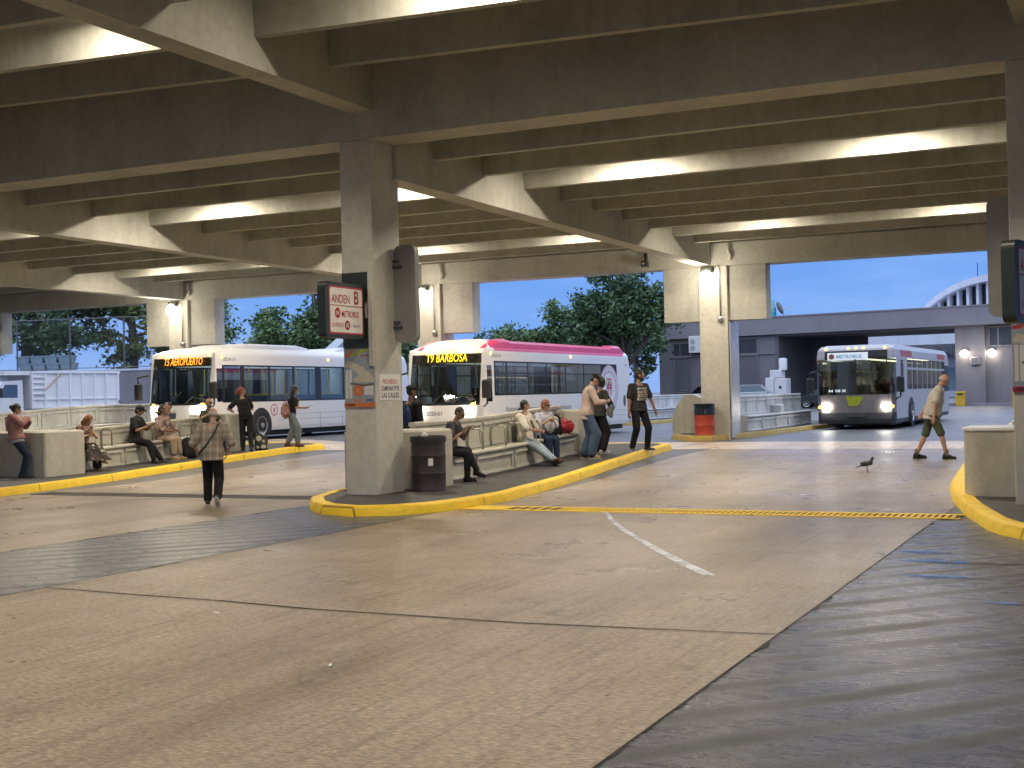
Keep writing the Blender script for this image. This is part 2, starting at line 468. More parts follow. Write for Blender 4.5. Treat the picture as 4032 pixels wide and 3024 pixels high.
ISB = [(-9.0, 17.3), (-8.97, 18.7), (-9.35, 21.4), (-9.58, 24.2), (-9.72, 27.4), (-10.02, 29.9), (-10.4, 30.6), (-11.2, 30.9), (-11.9, 30.5), (-12.2, 29.5), (-12.25, 24), (-12.2, 18.4), (-11.75, 17.15), (-11.25, 16.45), (-10.7, 15.95), (-10.05, 15.7), (-9.5, 15.95), (-9.15, 16.5)]
island(ISB)
ISA = [(-19.05, 17.3), (-19.4, 19.2), (-19.85, 21), (-20.08, 22.7), (-20.2, 25.3), (-20.2, 27.8), (-20.65, 30.9), (-21.2, 31.4), (-22.2, 31.2), (-22.7, 30), (-22.7, 24), (-22.5, 18.4), (-21.9, 16.8), (-20.9, 15.8), (-20.1, 15.6), (-19.4, 16.1)]
island(ISA)
ISC = [(.9, 15.2), (1.2, 16.4), (1.25, 24), (.4, 29.6), (-.4, 30.6), (-1.6, 30.4), (-2.1, 29.4), (-2.75, 24.6), (-2.62, 21.8), (-2.42, 20.4), (-2.17, 18.85), (-1.95, 17.7), (-1.76, 16.97), (-1.5, 15.9), (-1.3, 15.4), (-1.02, 14.95), (-.5, 14.6), (.3, 14.6)]
island(ISC)
M_KERB2 = M('faded_kerb', (.36, .25, .06), .7, .3, 3, bump=.4)
island([(-9.55, 46.8), (-9.7, 50), (-11, 51), (-12.5, 50), (-12.6, 40), (-12.2, 36.5), (-11.3, 35.2), (-10.6, 35.25), (-10.2, 36.6), (-10.0, 39.4)], mat=M_ISL, kmat=M_KERB2)
island([(-28.4, 22), (-28.5, 34), (-28.8, 37.5), (-30, 38.2), (-31.2, 37), (-31.3, 22), (-30.6, 20.4), (-29.2, 20.4)], kmat=M_KERB2)
island([(-18.6, 52), (-18.6, 79), (-20, 80.5), (-21.4, 79), (-21.4, 52), (-20, 51)], kmat=M_KERB2)

# ------------------------------------------------------- the parking deck above
deck = thing('parking_deck', 'raw concrete parking deck with ribbed soffit and square columns roofing the bus bays', 'parking deck', (-11.15, 17.9, 0))
DO = V((-11.15, 17.9, 0))
def dpart(mb, name, mat, smooth=False):
    mb.xf(lambda p: p - DO); return mb.build(name, mat, deck, smooth)
LX = [-39.6, -30.05, -20.5, -10.98, -1.0, 9.0, 19.0]     # girder lines
XL, XR = -52, 30
# columns under the main beam
for x in (-40.2, -30.8, -21.0, -11.155, -1.05, 9.2):
    mb = MB(); mb.bbox(x - .295, x + .295, 17.75, 18.6, 0, 5.83, .012); dpart(mb, 'column', M_COLM)
# main beam (split level: front deck is one metre higher)
mb = MB(); mb.bbox(XL, XR, 17.7, 18.42, 5.83, 8.0, .012); dpart(mb, 'main_beam', M_CONC)
# rear bay: girders, joists, slab
JY = [19.75 + 1.86 * i for i in range(9)]
for x in LX[:6]:
    mb = MB(); mb.bbox(x - .21, x + .21, 18.42, 36.1, 5.27, 6.35, .01); dpart(mb, 'girder', M_CONC)
for i in range(len(LX) - 2):
    xa, xb = LX[i] + .21, LX[i+1] - .21
    for y in JY:
        if i == 0 and y < 26: continue
        mb = MB(); mb.add([(xa, y - .075, 5.78), (xb, y - .075, 5.78), (xb, y + .075, 5.78), (xa, y + .075, 5.78),
                           (xa, y - .12, 6.3), (xb, y - .12, 6.3), (xb, y + .12, 6.3), (xa, y + .12, 6.3)],
                          [(3, 2, 1, 0), (0, 1, 5, 4), (2, 3, 7, 6), (1, 2, 6, 5), (3, 0, 4, 7), (4, 5, 6, 7)])
        dpart(mb, 'joist', M_CONC2)
mb = MB(); mb.box(XL, XR, 18.42, 37.2, 6.3, 6.55); dpart(mb, 'slab', M_CONC2)
# facade beam with a ledge
mb = MB(); mb.bbox(XL, XR, 36.1, 36.75, 5.24, 5.9, .012); mb.box(XL, XR, 36.22, 36.9, 5.9, 7.4); dpart(mb, 'edge_beam', M_CONC)
# rear posts with hung wall panels
for x in (-40.2, -30.1, -20.05, -10.72, -.6, 9.5):
    mb = MB(); mb.bbox(x - .42, x + .42, 36.08, 36.98, gz(x, 36.2), 5.24, .012); dpart(mb, 'post', M_COLM)
    for xa, xb in ((x - 1.52, x - .42), (x + .42, x + 1.52)):
        mb = MB(); mb.bbox(xa, xb, 36.2, 36.72, 3.68, 5.24, .01); dpart(mb, 'hung_panel', M_CONC)
# front bay, one metre higher, falling slightly to the right
def fz(x): return 6.72 - .028 * (x + 11)
for x in LX[1:6]:
    mb = MB(); mb.bbox(x - .21, x + .21, -14, 17.7, 6.27, 7.6, .01); dpart(mb, 'girder', M_CONC)
for i in range(1, len(LX) - 2):
    xa, xb = LX[i] + .21, LX[i+1] - .21
    for k in range(13):
        y = 16.55 - 1.86 * k
        if i in (1, 4) and k > 9: continue
        za, zb = fz(xa), fz(xb)
        mb = MB(); mb.add([(xa, y - .075, za), (xb, y - .075, zb), (xb, y + .075, zb), (xa, y + .075, za),
                           (xa, y - .12, 7.45), (xb, y - .12, 7.45), (xb, y + .12, 7.45), (xa, y + .12, 7.45)],
                          [(3, 2, 1, 0), (0, 1, 5, 4), (2, 3, 7, 6), (1, 2, 6, 5), (3, 0, 4, 7), (4, 5, 6, 7)])
        dpart(mb, 'joist', M_CONC2)
mb = MB(); mb.box(XL, XR, -14, 17.7, 7.45, 7.7); dpart(mb, 'slab', M_CONC2)
mb = MB(); mb.box(XL, XR, -14.8, -14, 5.83, 8.0); dpart(mb, 'edge_beam', M_CONC)
# small conduit on the edge beam and downpipes by the posts
for x in (-30.1, -20.05, -10.72):
    mb = MB(); mb.tube([(x + .5, 36.0, 5.85), (x + .5, 36.02, 5.62), (x + .56, 36.02, 5.5), (x + .5, 36.0, 5.38)], .05, 8)
    dpart(mb, 'drain_pipe', M_COLM, True)

# lamps ------------------------------------------------------------------
WARM = (1.0, .875, .70)
M_LENS = E('lamp_lens', (1, .9, .72), 16)
M_LENS2 = E('ceiling_lens', (1, .88, .66), 14)
def light(kind, name, loc, energy, color, parent=None, **k):
    d = bpy.data.lights.new(name, kind); d.energy = energy; d.color = color
    for a, b in k.items(): setattr(d, a, b)
    o = bpy.data.objects.new(name, d); COL.objects.link(o); o.location = loc
    if parent: o.parent = parent
    return o
def wall_light(x, label):
    t = thing('wall_light', label, 'wall light', (x - .14, 36.06, 4.93), 0, 'floodlights on the rear posts')
    mb = MB(); mb.bbox(-.17, .17, -.16, .0, .12, .27, .02); mb.build('housing', M_DKST, t)
    mb = MB(); mb.ell((0, -.17, -.03), .19, .15, .22); mb.build('lens', M_LENS, t, True)
    mb = MB(); mb.tube([(.12, -.02, .2), (.3, -.03, .3), (.36, -.03, .2), (.36, -.03, -1.15)], .018, 6); mb.bbox(.29, .43, -.07, -.01, -1.3, -1.15, .01)
    mb.build('conduit', M_STEEL, t, True)
    light('POINT', 'lamp_glow', (0, -1.1, -.1), 90, WARM, t, shadow_soft_size=.12)
for x, l in ((-30.1, 'bright floodlight on the rear post behind the T5 bus'), (-20.05, 'bright floodlight on the rear post just right of the poster column'), (-10.72, 'bright floodlight on the rear post above the red drum')):
    wall_light(x, l)
def ceiling_light(x, y, z, energy, label, spread=150):
    t = thing('ceiling_light', label, 'ceiling light', (x, y, z), 0, 'ceiling lights between the joists')
    mb = MB(); mb.bbox(-.35, .35, -.16, .16, .0, .12, .02); mb.build('housing', M_STEEL, t)
    mb = MB(); mb.box(-.31, .31, -.12, .12, -.03, -.002); mb.build('diffuser', M_LENS2, t)
    light('AREA', 'lamp_glow', (0, 0, -.06), energy, WARM, t, shape='RECTANGLE', size=.6, size_y=.24, spread=R(spread))
names = {0: 'far left bay', 1: 'left bay', 2: 'middle bay', 3: 'right bay'}
for b, (x0, x1) in enumerate(zip(LX[:4], LX[1:5])):
    for s, sn in ((-2.35, 'left'), (2.35, 'right')):
        xc = (x0 + x1) / 2 + s
        if b:
            ceiling_light(xc, 22.54, 6.2, 260, 'warm ceiling light, %s lamp of the first row in the %s' % (sn, names[b]), 180)
        ceiling_light(xc, 31.7, 6.2, 180, 'warm ceiling light, %s lamp of the far row in the %s' % (sn, names[b]), 180)
for x, n in ((-13.2, 'nearest the top left corner of the view'), (-7.3, 'left of the pair over the near bay'), (-3.2, 'right of the pair over the near bay'), (-18.4, 'beyond the left edge over the near bay')):
    ceiling_light(x, 13.76, 7.36, 210 if x > -9 else 105, 'warm ceiling light over the near bay, ' + n, 180)
for x in (-13.2, -6.2, 1.5):
    ceiling_light(x, 4.46, 7.2, 410, 'warm ceiling light overhead in the front bay', 180)
# ------------------------------------------------------------------ benches
def bench(label, xc, y0, y1, arms, mat, near=None, far=None, blk_h=1.0, group='double-sided concrete benches on the islands', arm_mat=None, sides=(1, -1), bh=1.1):
    k = bh - 1.1
    t = thing('concrete_bench', label, 'bench', (xc, y0, 0), 0, group)
    base = V((xc, y0, 0))
    def ext(mb, prof, ya, yb, st=1.2):
        ys = frange(ya, yb, st)
        mb.rings([[(x, y - y0, gz(xc + x, y) + KH - .008 + z) for x, z in prof] for y in ys])
    mb = MB(); ext(mb, [(-.42, 0), (.42, 0), (.40, .42), (-.40, .42)], y0, y1)
    # raised frames of the base panels
    n = max(1, round((y1 - y0) / 1.75)); L = (y1 - y0) / n
    for sx in sides:
        for i in range(n):
            a, b = y0 + i * L + .04, y0 + (i + 1) * L - .04
            for (ya, yb, za, zb) in ((a, b, .03, .09), (a, b, .33, .40), (a, a + .07, .09, .33), (b - .07, b, .09, .33)):
                ext(mb, [(sx*(.445 if sx > 0 else .40), za), (sx*(.40 if sx > 0 else .445), za), (sx*(.38 if sx > 0 else .425), zb), (sx*(.425 if sx > 0 else .38), zb)], ya, yb)
    mb.build('base', mat, t)
    for sx in sides:
        mb = MB(); pr = [(.07, .421), (.43, .421), (.465, .435), (.475, .46), (.465, .485), (.43, .5), (.07, .49)]
        ext(mb, [(sx * x, z) for x, z in pr][::sx], y0, y1); mb.build('seat', mat, t, 40)
    mb = MB(); ext(mb, [(-.075, .42), (.075, .42), (.05, 1.02 + k), (.075, 1.03 + k), (.075, 1.08 + k), (.05, 1.1 + k), (-.05, 1.1 + k), (-.075, 1.08 + k), (-.075, 1.03 + k), (-.05, 1.02 + k)], y0, y1)
    n = max(1, round((y1 - y0) / 1.2)); L = (y1 - y0) / n
    for sx in sides:
        for i in range(n):
            a, b = y0 + i * L + .05, y0 + (i + 1) * L - .05
            for (ya, yb, za, zb) in ((a, b, .52, .58), (a, b, .93 + k, .99 + k), (a, a + .06, .58, .93 + k), (b - .06, b, .58, .93 + k)):
                ext(mb, [(sx*(.085 if sx > 0 else .05), za), (sx*(.05 if sx > 0 else .085), za), (sx*(.05 if sx > 0 else .075), zb), (sx*(.075 if sx > 0 else .05), zb)], ya, yb)
    mb.build('backrest', mat, t)
    for blk in (near, far):
        if blk:
            xa, xb, ya, yb = blk; z = gz(xc, ya) + KH - .02
            mb = MB(); mb.bbox(xa - xc, xb - xc, ya - y0, yb - y0, z, z + blk_h, .035); mb.build('end_block', mat, t, 30)
    for y in arms:
        z = gz(xc, y) + KH
        for sx in sides:
            mb = MB(); pth = [(.41, .48), (.41, .80)] + [(.41 - .09*(1 - math.cos(q)), .80 + .09*math.sin(q)) for q in (.4, .8, 1.2, 1.57)] + [(.16, .89), (.11, .86), (.10, .8), (.1, .49)]
            mb.tube([(sx * x, y - y0, z + zz) for x, zz in pth], .021, 8); mb.build('armrest', arm_mat or mat, t, True)
    return t
M_ARM = M('armrest_paint', (.40, .385, .31), .4, .2, 6)
M_ARM2 = M('worn_armrest', (.22, .20, .16), .4, .2, 6)
bench('cream concrete bench with tube armrests on the middle island beside the black drum', -11.5, 20.0, 26.55, (20.9, 21.95, 22.95, 23.75, 24.6, 25.55), M_BENCH, (-12.3, -10.68, 19.0, 20.0), (-12.1, -11.0, 26.55, 27.1), arm_mat=M_ARM)
bench('cream concrete bench with brown tube armrests on the left island before the T5 bus', -21.92, 21.95, 27.3, (22.3, 23.35, 24.35, 24.75, 25.75, 26.6), M_BENCH, (-22.95, -20.98, 20.75, 21.95), (-22.5, -21.2, 27.3, 27.85), arm_mat=M_ARM2, bh=.94)
bench('long pale bench wall on the far left island in front of the white dump truck', -29.75, 22.0, 35.2, (), M_BENCHW)
bench('weathered bench behind the red drum, nearest of the two far pale benches', -10.75, 38.0, 46.6, (), M_BENCHW, far=(-11.2, -10.35, 42.2, 42.75), blk_h=.78)
bench('long white bench in the open street beyond the bearded man', -20.0, 53.0, 78.0, (), M_BENCHW)
tC = bench('cream bench with white rails partly hidden by the right hand column', -1.35, 20.3, 27.5, (20.7, 21.6, 22.6), M_BENCH, None, None, arm_mat=M_WHITE)
# rounded block at its near end
mb = MB(); z = KH - .02
pl = [(-.78, -1.0), (-.74, -1.14), (-.62, -1.3), (-.4, -1.38), (.6, -1.38), (.75, -1.2), (.75, 0), (-.75, 0)]
mb.prism(pl, z, 1.05); mb.build('end_block', M_BENCH, tC, 40)
mb = MB(); mb.prism([(x * 1.025, y * 1.02) for x, y in pl], 1.052, 1.085); mb.build('coping', M_WHITE, tC)
# stub block and bin at the rear post
t = thing('concrete_block', 'chamfered cream concrete block standing left of the red drum', 'bollard block', (-11.95, 37.4, gz(-12, 37.4) + KH))
mb = MB(); mb.prism([(-.45, 0), (.55, 0), (.55, 1.0), (.2, 1.16), (-.05, 1.16), (-.3, .85), (-.45, .5)], -.22, .22, Matrix.Rotation(PI/2, 4, 'X')); mb.build('block', M_BENCH, t)
t = thing('daylit_post_face', 'pale sheet right of the rear post by the red drum, daylight in its colour', 'daylit_side', (-10.27, 36.1, gz(-10.3, 36.2) + KH))
mb = MB(); mb.box(-.002, .03, .0, .86, -.1, 3.2); mb.build('daylit_side', M('daylit_face_tone', (.52, .52, .54), .35, .2, 3, metal=.4), t)  # daylight on the post's side face, put into this sheet's pale colour

# ------------------------------------------------------------------- drums
def drum(label, loc, mats, liner=None, sticker=False, half=None):
    t = thing('oil_drum', label, 'drum', loc)
    pr = [(.285, 0), (.292, .015), (.285, .03)]
    for h in (.29, .58): pr += [(.285, h - .03), (.296, h), (.285, h + .03)]
    pr += [(.285, .85), (.293, .865), (.293, .88), (.27, .88)]
    mb = MB(); mb.lathe(pr + [(.27, .3)], 32)
    mb.build('barrel', mats, t, 40)
    if liner:
        mb = MB(); mb.lathe([(.30, .80), (.302, .87), (.295, .9), (.26, .9), (.25, .6)] if liner != 'high' else [(.297, .585), (.299, .87), (.292, .905), (.26, .9), (.25, .6)], 32, cap=False); mb.build('bin_liner', M_BLACKG if liner == 'high' else M_BLACK, t, 40)
    if sticker:
        mb = MB()
        a0 = R(-62)
        pts = [(.2975*math.cos(a0 + k*.09), .2975*math.sin(a0 + k*.09)) for k in range(4)]
        for (xa, ya), (xb, yb) in zip(pts, pts[1:]): mb.add([(xa, ya, .42), (xb, yb, .42), (xb, yb, .54), (xa, ya, .54)], [(0, 1, 2, 3)])
        mb.build('sticker', M_WHITE, t)
    return t
M_DRUM = M('rusty_black_drum', (.032, .027, .024), .5, .5, 3, bump=.2)
drum('dented black oil drum bin against the middle column', (-10.5, 18.78, KH - .008), M_DRUM, 'low', True)
mb = MB(); mb.ell((-.08, .02, .9), .07, .05, .05, 8, 5)
t = thing('paper_litter', 'crumpled white paper lying on top of the black drum', 'litter', (-10.5, 18.78, .15)); mb.xf(lambda p: p + V((.0, .0, 0))); mb.build('paper', M_WHITE, t)
M_RED = M('red_drum_paint', (.42, .055, .025), .35, .2, 3)
drum('red oil drum bin with black liner beside the rear post', (-10.95, 35.72, gz(-11, 35.7) + KH - .008), M_RED, 'high')

# ------------------------------------------------------------- column signs
M_SIGNW = M('sign_white', (.74, .71, .67), .5, .1, 3)
M_SIGNR = M('sign_red', (.42, .03, .05), .5, .1)
M_SIGNDR = M('sign_dark_red', (.30, .015, .03), .5, .1)
M_SIGNB = M('sign_blue', (.05, .06, .16), .5, .1)
M_INK = M('black_ink', (.015, .015, .018), .6, .05)
M_GREEN = M('dark_green_frame', (.018, .028, .022), .45, .3, 5, dirt=.3)
M_PINK = M('sign_pink', (.55, .22, .24), .5, .1)
def blade(name_label, loc, rz, letter, flip=1):
    """projecting platform sign; local +X is the face normal, local +Y runs along the panel"""
    t = thing('platform_sign', name_label, 'sign', loc, rz)
    M4 = basis((0, 1, 0), (0, 0, 1)).to_4x4()
    mb = MB(); mb.prism(rrect(1.28, .98, .1), -.1, .06, M4); mb.build('frame', M_GREEN, t)
    mb = MB(); shape(mb, rrect(1.10, .84, .03), (.062, 0.02, 0), (0, 1, 0), (0, 0, 1)); mb.build('border', M_SIGNR, t)
    mb = MB(); shape(mb, rrect(1.04, .78, .05), (.064, .02, 0), (0, 1, 0), (0, 0, 1)); mb.build('face', M_SIGNW, t)
    mb = MB(); plate(mb, (.066, .02, .08), (0, 1, 0), (0, 0, 1), 1.04, .016); mb.build('rule', M_SIGNDR, t)
    F = dict(r=(0, 1, 0), u=(0, 0, 1))
    text('ANDEN', .58, .15, M_SIGNDR, t, (.067, -.17, .2), **F, bold=.012)
    text(letter, .15, .24, M_SIGNDR, t, (.067, .35, .24), **F, bold=.02)
    text('METROBUS', .56, .11, M_SIGNR, t, (.067, .14, -.06), **F, bold=.015)
    mb = MB(); ringshape(mb, .045, .09, (.067, -.27, -.05), (0, 1, 0), (0, 0, 1), sy=1.05); plate(mb, (.067, -.27, -.05), (0, 1, 0), (0, 0, 1), .03, .13); mb.build('emblem', M_SIGNR, t)
    text('EXPRESO', .37, .075, M_SIGNR, t, (.067, -.26, -.26), **F, bold=.0)
    mb = MB(); shape(mb, disc_pts(.085), (.067, .04, -.26), (0, 1, 0), (0, 0, 1)); mb.build('badge', M_SIGNDR, t)
    text('10', .09, .08, M_SIGNW, t, (.069, .04, -.26), **F, bold=.02)
    text('a Sagrado', .29, .06, M_SIGNB, t, (.067, .31, -.265), **F)
    mb = MB(); mb.box(-.06, .02, .62, 1.1, .18, .3); mb.box(-.06, .02, .62, 1.1, -.3, -.18); mb.build('bracket', M_GREEN, t)
    return t
blade('framed white platform sign lettered ANDEN B projecting from the middle column', (-11.04, 17.12, 3.06), 0, 'B').scale = (.88,) * 3
blade('framed platform sign cut off by the right edge of the view', (-1.08, 16.9, 2.9), R(-14), 'A')
def column_panels(label, xa, xb, yf):
    t = thing('sign_backing', label, 'sign panel', ((xa + xb) / 2, yf, 2.5)); w = (xb - xa) / 2 - .02
    for za, zb in ((0, .47), (.74, 1.21)):
        mb = MB(); mb.box(-w, w, -.035, -.001, za, zb); mb.build('green_panel', M_GREEN, t)
    mb = MB(); mb.box(w - .02, w + .06, -.05, -.001, -.3, 1.3); mb.build('edge_trim', M_COLM, t)
column_panels('two dark green square panels bolted on the middle column behind the ANDEN sign', -11.45, -10.9, 17.75)
def poster(label, x, y, z0, w, h, red=False):
    t = thing('route_map_poster', label, 'poster', (x, y, z0))
    P = (1, 0, 0), (0, 0, 1)
    mb = MB(); mb.box(-w/2, w/2, -.015, -.001, 0, h); mb.build('board', M('poster_sea', (.27, .31, .33), .45, .12), t)
    def pp(name, pts, mat, d=.0165):
        mb = MB(); mb.add([(px * w - w/2, -d, pz * h) for px, pz in pts], [tuple(range(len(pts)))]); return mb.build(name, mat, t)
    cream = M('poster_cream', (.50, .46, .36), .5, .12); org = M('poster_orange', (.55, .16, .04), .45, .1)
    grn = M('poster_green', (.35, .40, .05), .5, .1); wht = M('poster_white', (.6, .6, .58), .5, .08); brn = M('poster_brown', (.13, .10, .08), .6, .1)
    pp('land', [(.02, .72), (.12, .79), (.25, .77), (.33, .74), (.45, .73), (.52, .67), (.62, .68), (.7, .6), (.85, .55), (.98, .47), (.98, .38), (.6, .38), (.35, .4), (.3, .45), (.5, .5), (.42, .56), (.3, .62), (.15, .66), (.02, .66)], cream)
    pp('coast', [(.2, .38), (.4, .36), (.65, .34), (.98, .36), (.98, .32), (.65, .3), (.4, .33), (.2, .34)], brn, .0172)
    pp('swoosh', [(.22, .88), (.35, .93), (.55, .995), (1, .995), (1, .94), (.7, .95), (.5, .9), (.3, .86)], M_SIGNR if red else grn)
    pp('swoosh', [(.0, .86), (.18, .86), (.28, .93), (.3, .995), (.2, .995), (.17, .92), (.0, .9)], M_SIGNR if red else org, .0168)
    pp('title', [(.55, .875), (.97, .895), (.97, .875), (.55, .86)], M_SIGNR, .0168)
    for k in range(2): pp('list', [(.04 + .12*k, .08), (.13 + .12*k, .08), (.13 + .12*k, .62), (.04 + .12*k, .62)], wht, .017)
    pp('list', [(.66, .14), (.96, .14), (.96, .33), (.66, .33)], wht, .017)
    mb = MB(); shape(mb, disc_pts(.07 * w / .5 * 1.2), (-w/2 + .45 * w, -.0175, .22 * h), *P); mb.build('badge', org, t)
    text('T', .04, .05, wht, t, (-w/2 + .45 * w, -.0185, .22 * h), *P)
    mb = MB(); mb.box(-w/2 - .005, w/2 + .005, -.03, -.001, -.07, -.001); mb.build('strip', M_SIGNDR if red else org, t)
    mb = MB(); mb.box(-w/2 + .04, -w/2 + .2, -.032, -.0305, -.05, -.025); mb.build('strip_text', M_INK, t)
    pp('logo', [(.3, .03), (.6, .03), (.6, .06), (.3, .06)], org, .017); pp('logo', [(.72, .03), (.95, .03), (.95, .06), (.72, .06)], M_SIGNB, .017)
poster('colourful route map poster with orange base strip on the middle column', -11.15, 17.75, 1.62, .56, .86)
poster('route map poster with a red base strip on the right hand column', -1.06, 17.75, 1.65, .56, .86, True)
# white paper notice on the +X face
t = thing('notice', 'white paper notice forbidding walking in the lanes on the side of the middle column', 'notice', (-10.86, 18.19, 1.86))
mb = MB(); mb.box(.001, .008, -.33, .33, -.21, .21); mb.build('sheet', M('notice_paper', (.68, .67, .64), .6, .05), t)
F = dict(r=(0, 1, 0), u=(0, 0, 1))
text('PROHIBIDO', .46, .075, M_SIGNR, t, (.0095, 0, .09), **F, bold=.005)
text('CAMINAR POR', .58, .085, M_INK, t, (.0095, 0, -.02), **F, bold=.015)
text('LAS CALLES', .54, .085, M_INK, t, (.0095, 0, -.13), **F, bold=.015)
M_GREYP = M('grey_panel', (.24, .24, .23), .5, .15, 2)
def side_panel(label, x, y, z, w, h, sgn):
    t = thing('side_sign', label, 'sign panel', (x, y, z))
    mb = MB(); mb.prism([(px, py) for px, py in rrect(w, h, .12)], -.06, .06, basis((1, 0, 0), (0, 0, 1)).to_4x4()); mb.build('panel', M_GREYP, t)
    mb = MB()
    for zz in (.42 * h - .25, -.42 * h + .1): mb.box(-sgn * w * .5 - .06, -sgn * w * .5 + .14, -.1, -.061, zz, zz + .05); mb.box(-sgn * w * .5 - .06, -sgn * w * .5 + .1, -.1, -.061, zz + .1, zz + .13)
    mb.build('bracket', M_DKST, t)
side_panel('grey rounded sign panel seen from behind on the right of the middle column', -10.65, 18.45, 3.38, .4, 1.6, 1)
side_panel('grey rounded sign panel seen from behind on the left of the right hand column', -1.42, 18.0, 3.34, .42, 1.56, -1)
# security camera under the girder
t = thing('security_camera', 'small black security camera hanging at the edge beam', 'camera', (-12.7, 36.05, 5.45))
mb = MB(); mb.bbox(-.08, .08, -.28, .0, -.12, .06, .02); mb.box(-.03, .03, -.1, .04, .06, .3); mb.build('camera_body', M_BLACKG, t)
mb = MB(); mb.ell((0, -.29, -.03), .04, .02, .04); mb.build('lens', M_STEEL, t)

ISLZ = lambda x, y: gz(x, y) + KH - .008
# stray litter on the bays
for x, y, l in ((-17.3, 14.6, 'scrap of white paper on the left bay'), (-7.9, 15.9, 'small pale wrapper near the drain end'), (-6.6, 8.3, 'tiny paper scrap at the pavement joint'), (-4.6, 6.9, 'crumpled scrap in the near bay'), (-21.05, 22.7, 'small pale wrapper on the pavement of the left island')):
    z = (ISLZ(x, y) if x < -19.5 else gz(x, y) + .006)
    t = thing('litter', l, 'litter', (x, y, z), x); mb = MB(); mb.ell((0, 0, .008), .026, .018, .008, 7, 4); mb.xf(lambda p: V((p.x + .02 * math.sin(p.y * 60), p.y, p.z))); mb.build('paper', M_WHITE, t)
# ----------------------------------------------------------------- vehicles
M_BUSW = M('bus_white', (.76, .76, .765), .28, .02, .6)
M_BUSG = M('bus_silver', (.40, .395, .41), .35, .05, .6)
M_BUSLG = M('bus_grimy_front', (.19, .175, .165), .5, .25, 2.5, dirt=.4)
M_MAG = M('magenta_panel', (.68, .055, .17), .32, .08)
M_BAND2 = M('window_band', (.018, .02, .026), .18)
M_GLS = glass('bus_glass', (.40, .45, .48))
M_GLW = glass('windscreen_glass', (.50, .57, .57))
M_GLD = glass('dark_glass', (.16, .18, .2), .5)
M_GLB2 = glass('dim_windscreen', (.26, .31, .30), .3)
M_RAIL9 = M('dull_rail', (.22, .2, .06), .4)
M_LEDP = M('led_panel', (.02, .018, .016), .25)
M_LEDY = E('led_yellow', (1.0, .70, .02), 2.2)
M_LEDO = E('led_orange', (1.0, .36, .02), 2.4)
M_AMB = E('amber_marker', (1.0, .55, .08), 5)
M_HEAD = E('headlamp_lens', (1, .95, .84), 55)
M_TYRE = M('tyre', (.02, .02, .02), .8)
M_RIM = M('alloy', (.55, .55, .55), .25, .1, 6, metal=.9)
M_YEL = M('yellow_rail', (.62, .50, .02), .35, .05)
M_SEAT = M('bus_seat', (.10, .13, .18), .7)
M_INT = M('bus_interior', (.42, .44, .45), .6)
M_STRIPL = E('interior_light', (.82, .95, 1.0), 6)
M_STRIPL2 = E('interior_light_warm', (1, .9, .6), 5)
M_GREYTXT = M('grey_lettering', (.09, .09, .1), .5)
M_LOGO = M('faint_pink_print', (.62, .40, .50), .35, .1)

def wheel(parent, x, y, r=.46, side=1, rimr=.28):
    mb = MB(); mb.lathe([(rimr, -.02), (r - .04, -.03), (r, .03), (r, .24), (r - .04, .29), (rimr, .27)], 32, axis='x')
    if side < 0: mb.xf(lambda p: V((-p.x, p.y, p.z)))
    mb.xf(lambda p: V((p.x - side * .27, p.y, p.z)))
    w = mb.build('wheel', M_TYRE, parent, 40, loc=(x, y, r))
    mb = MB(); mb.lathe([(rimr + .005, -.06), (rimr + .005, .03), (rimr - .03, .02), (rimr * .82, -.05), (rimr * .5, -.02), (.09, .0), (.085, .05), (.02, .055)], 28, axis='x')
    if side < 0: mb.xf(lambda p: V((-p.x, p.y, p.z)))
    mb.xf(lambda p: V((p.x - side * .0, p.y, p.z))); mb.build('rim', M_RIM, w, 30)
    mb = MB()
    for k in range(10):
        a = 2 * PI * k / 10; shape(mb, disc_pts(.027, 10), (side * .004 - side*.015, math.cos(a) * rimr * .68, math.sin(a) * rimr * .68), (0, side, 0), (0, 0, 1), d=.03)
    mb.build('hand_hole', M_BLACK, w)
    return w

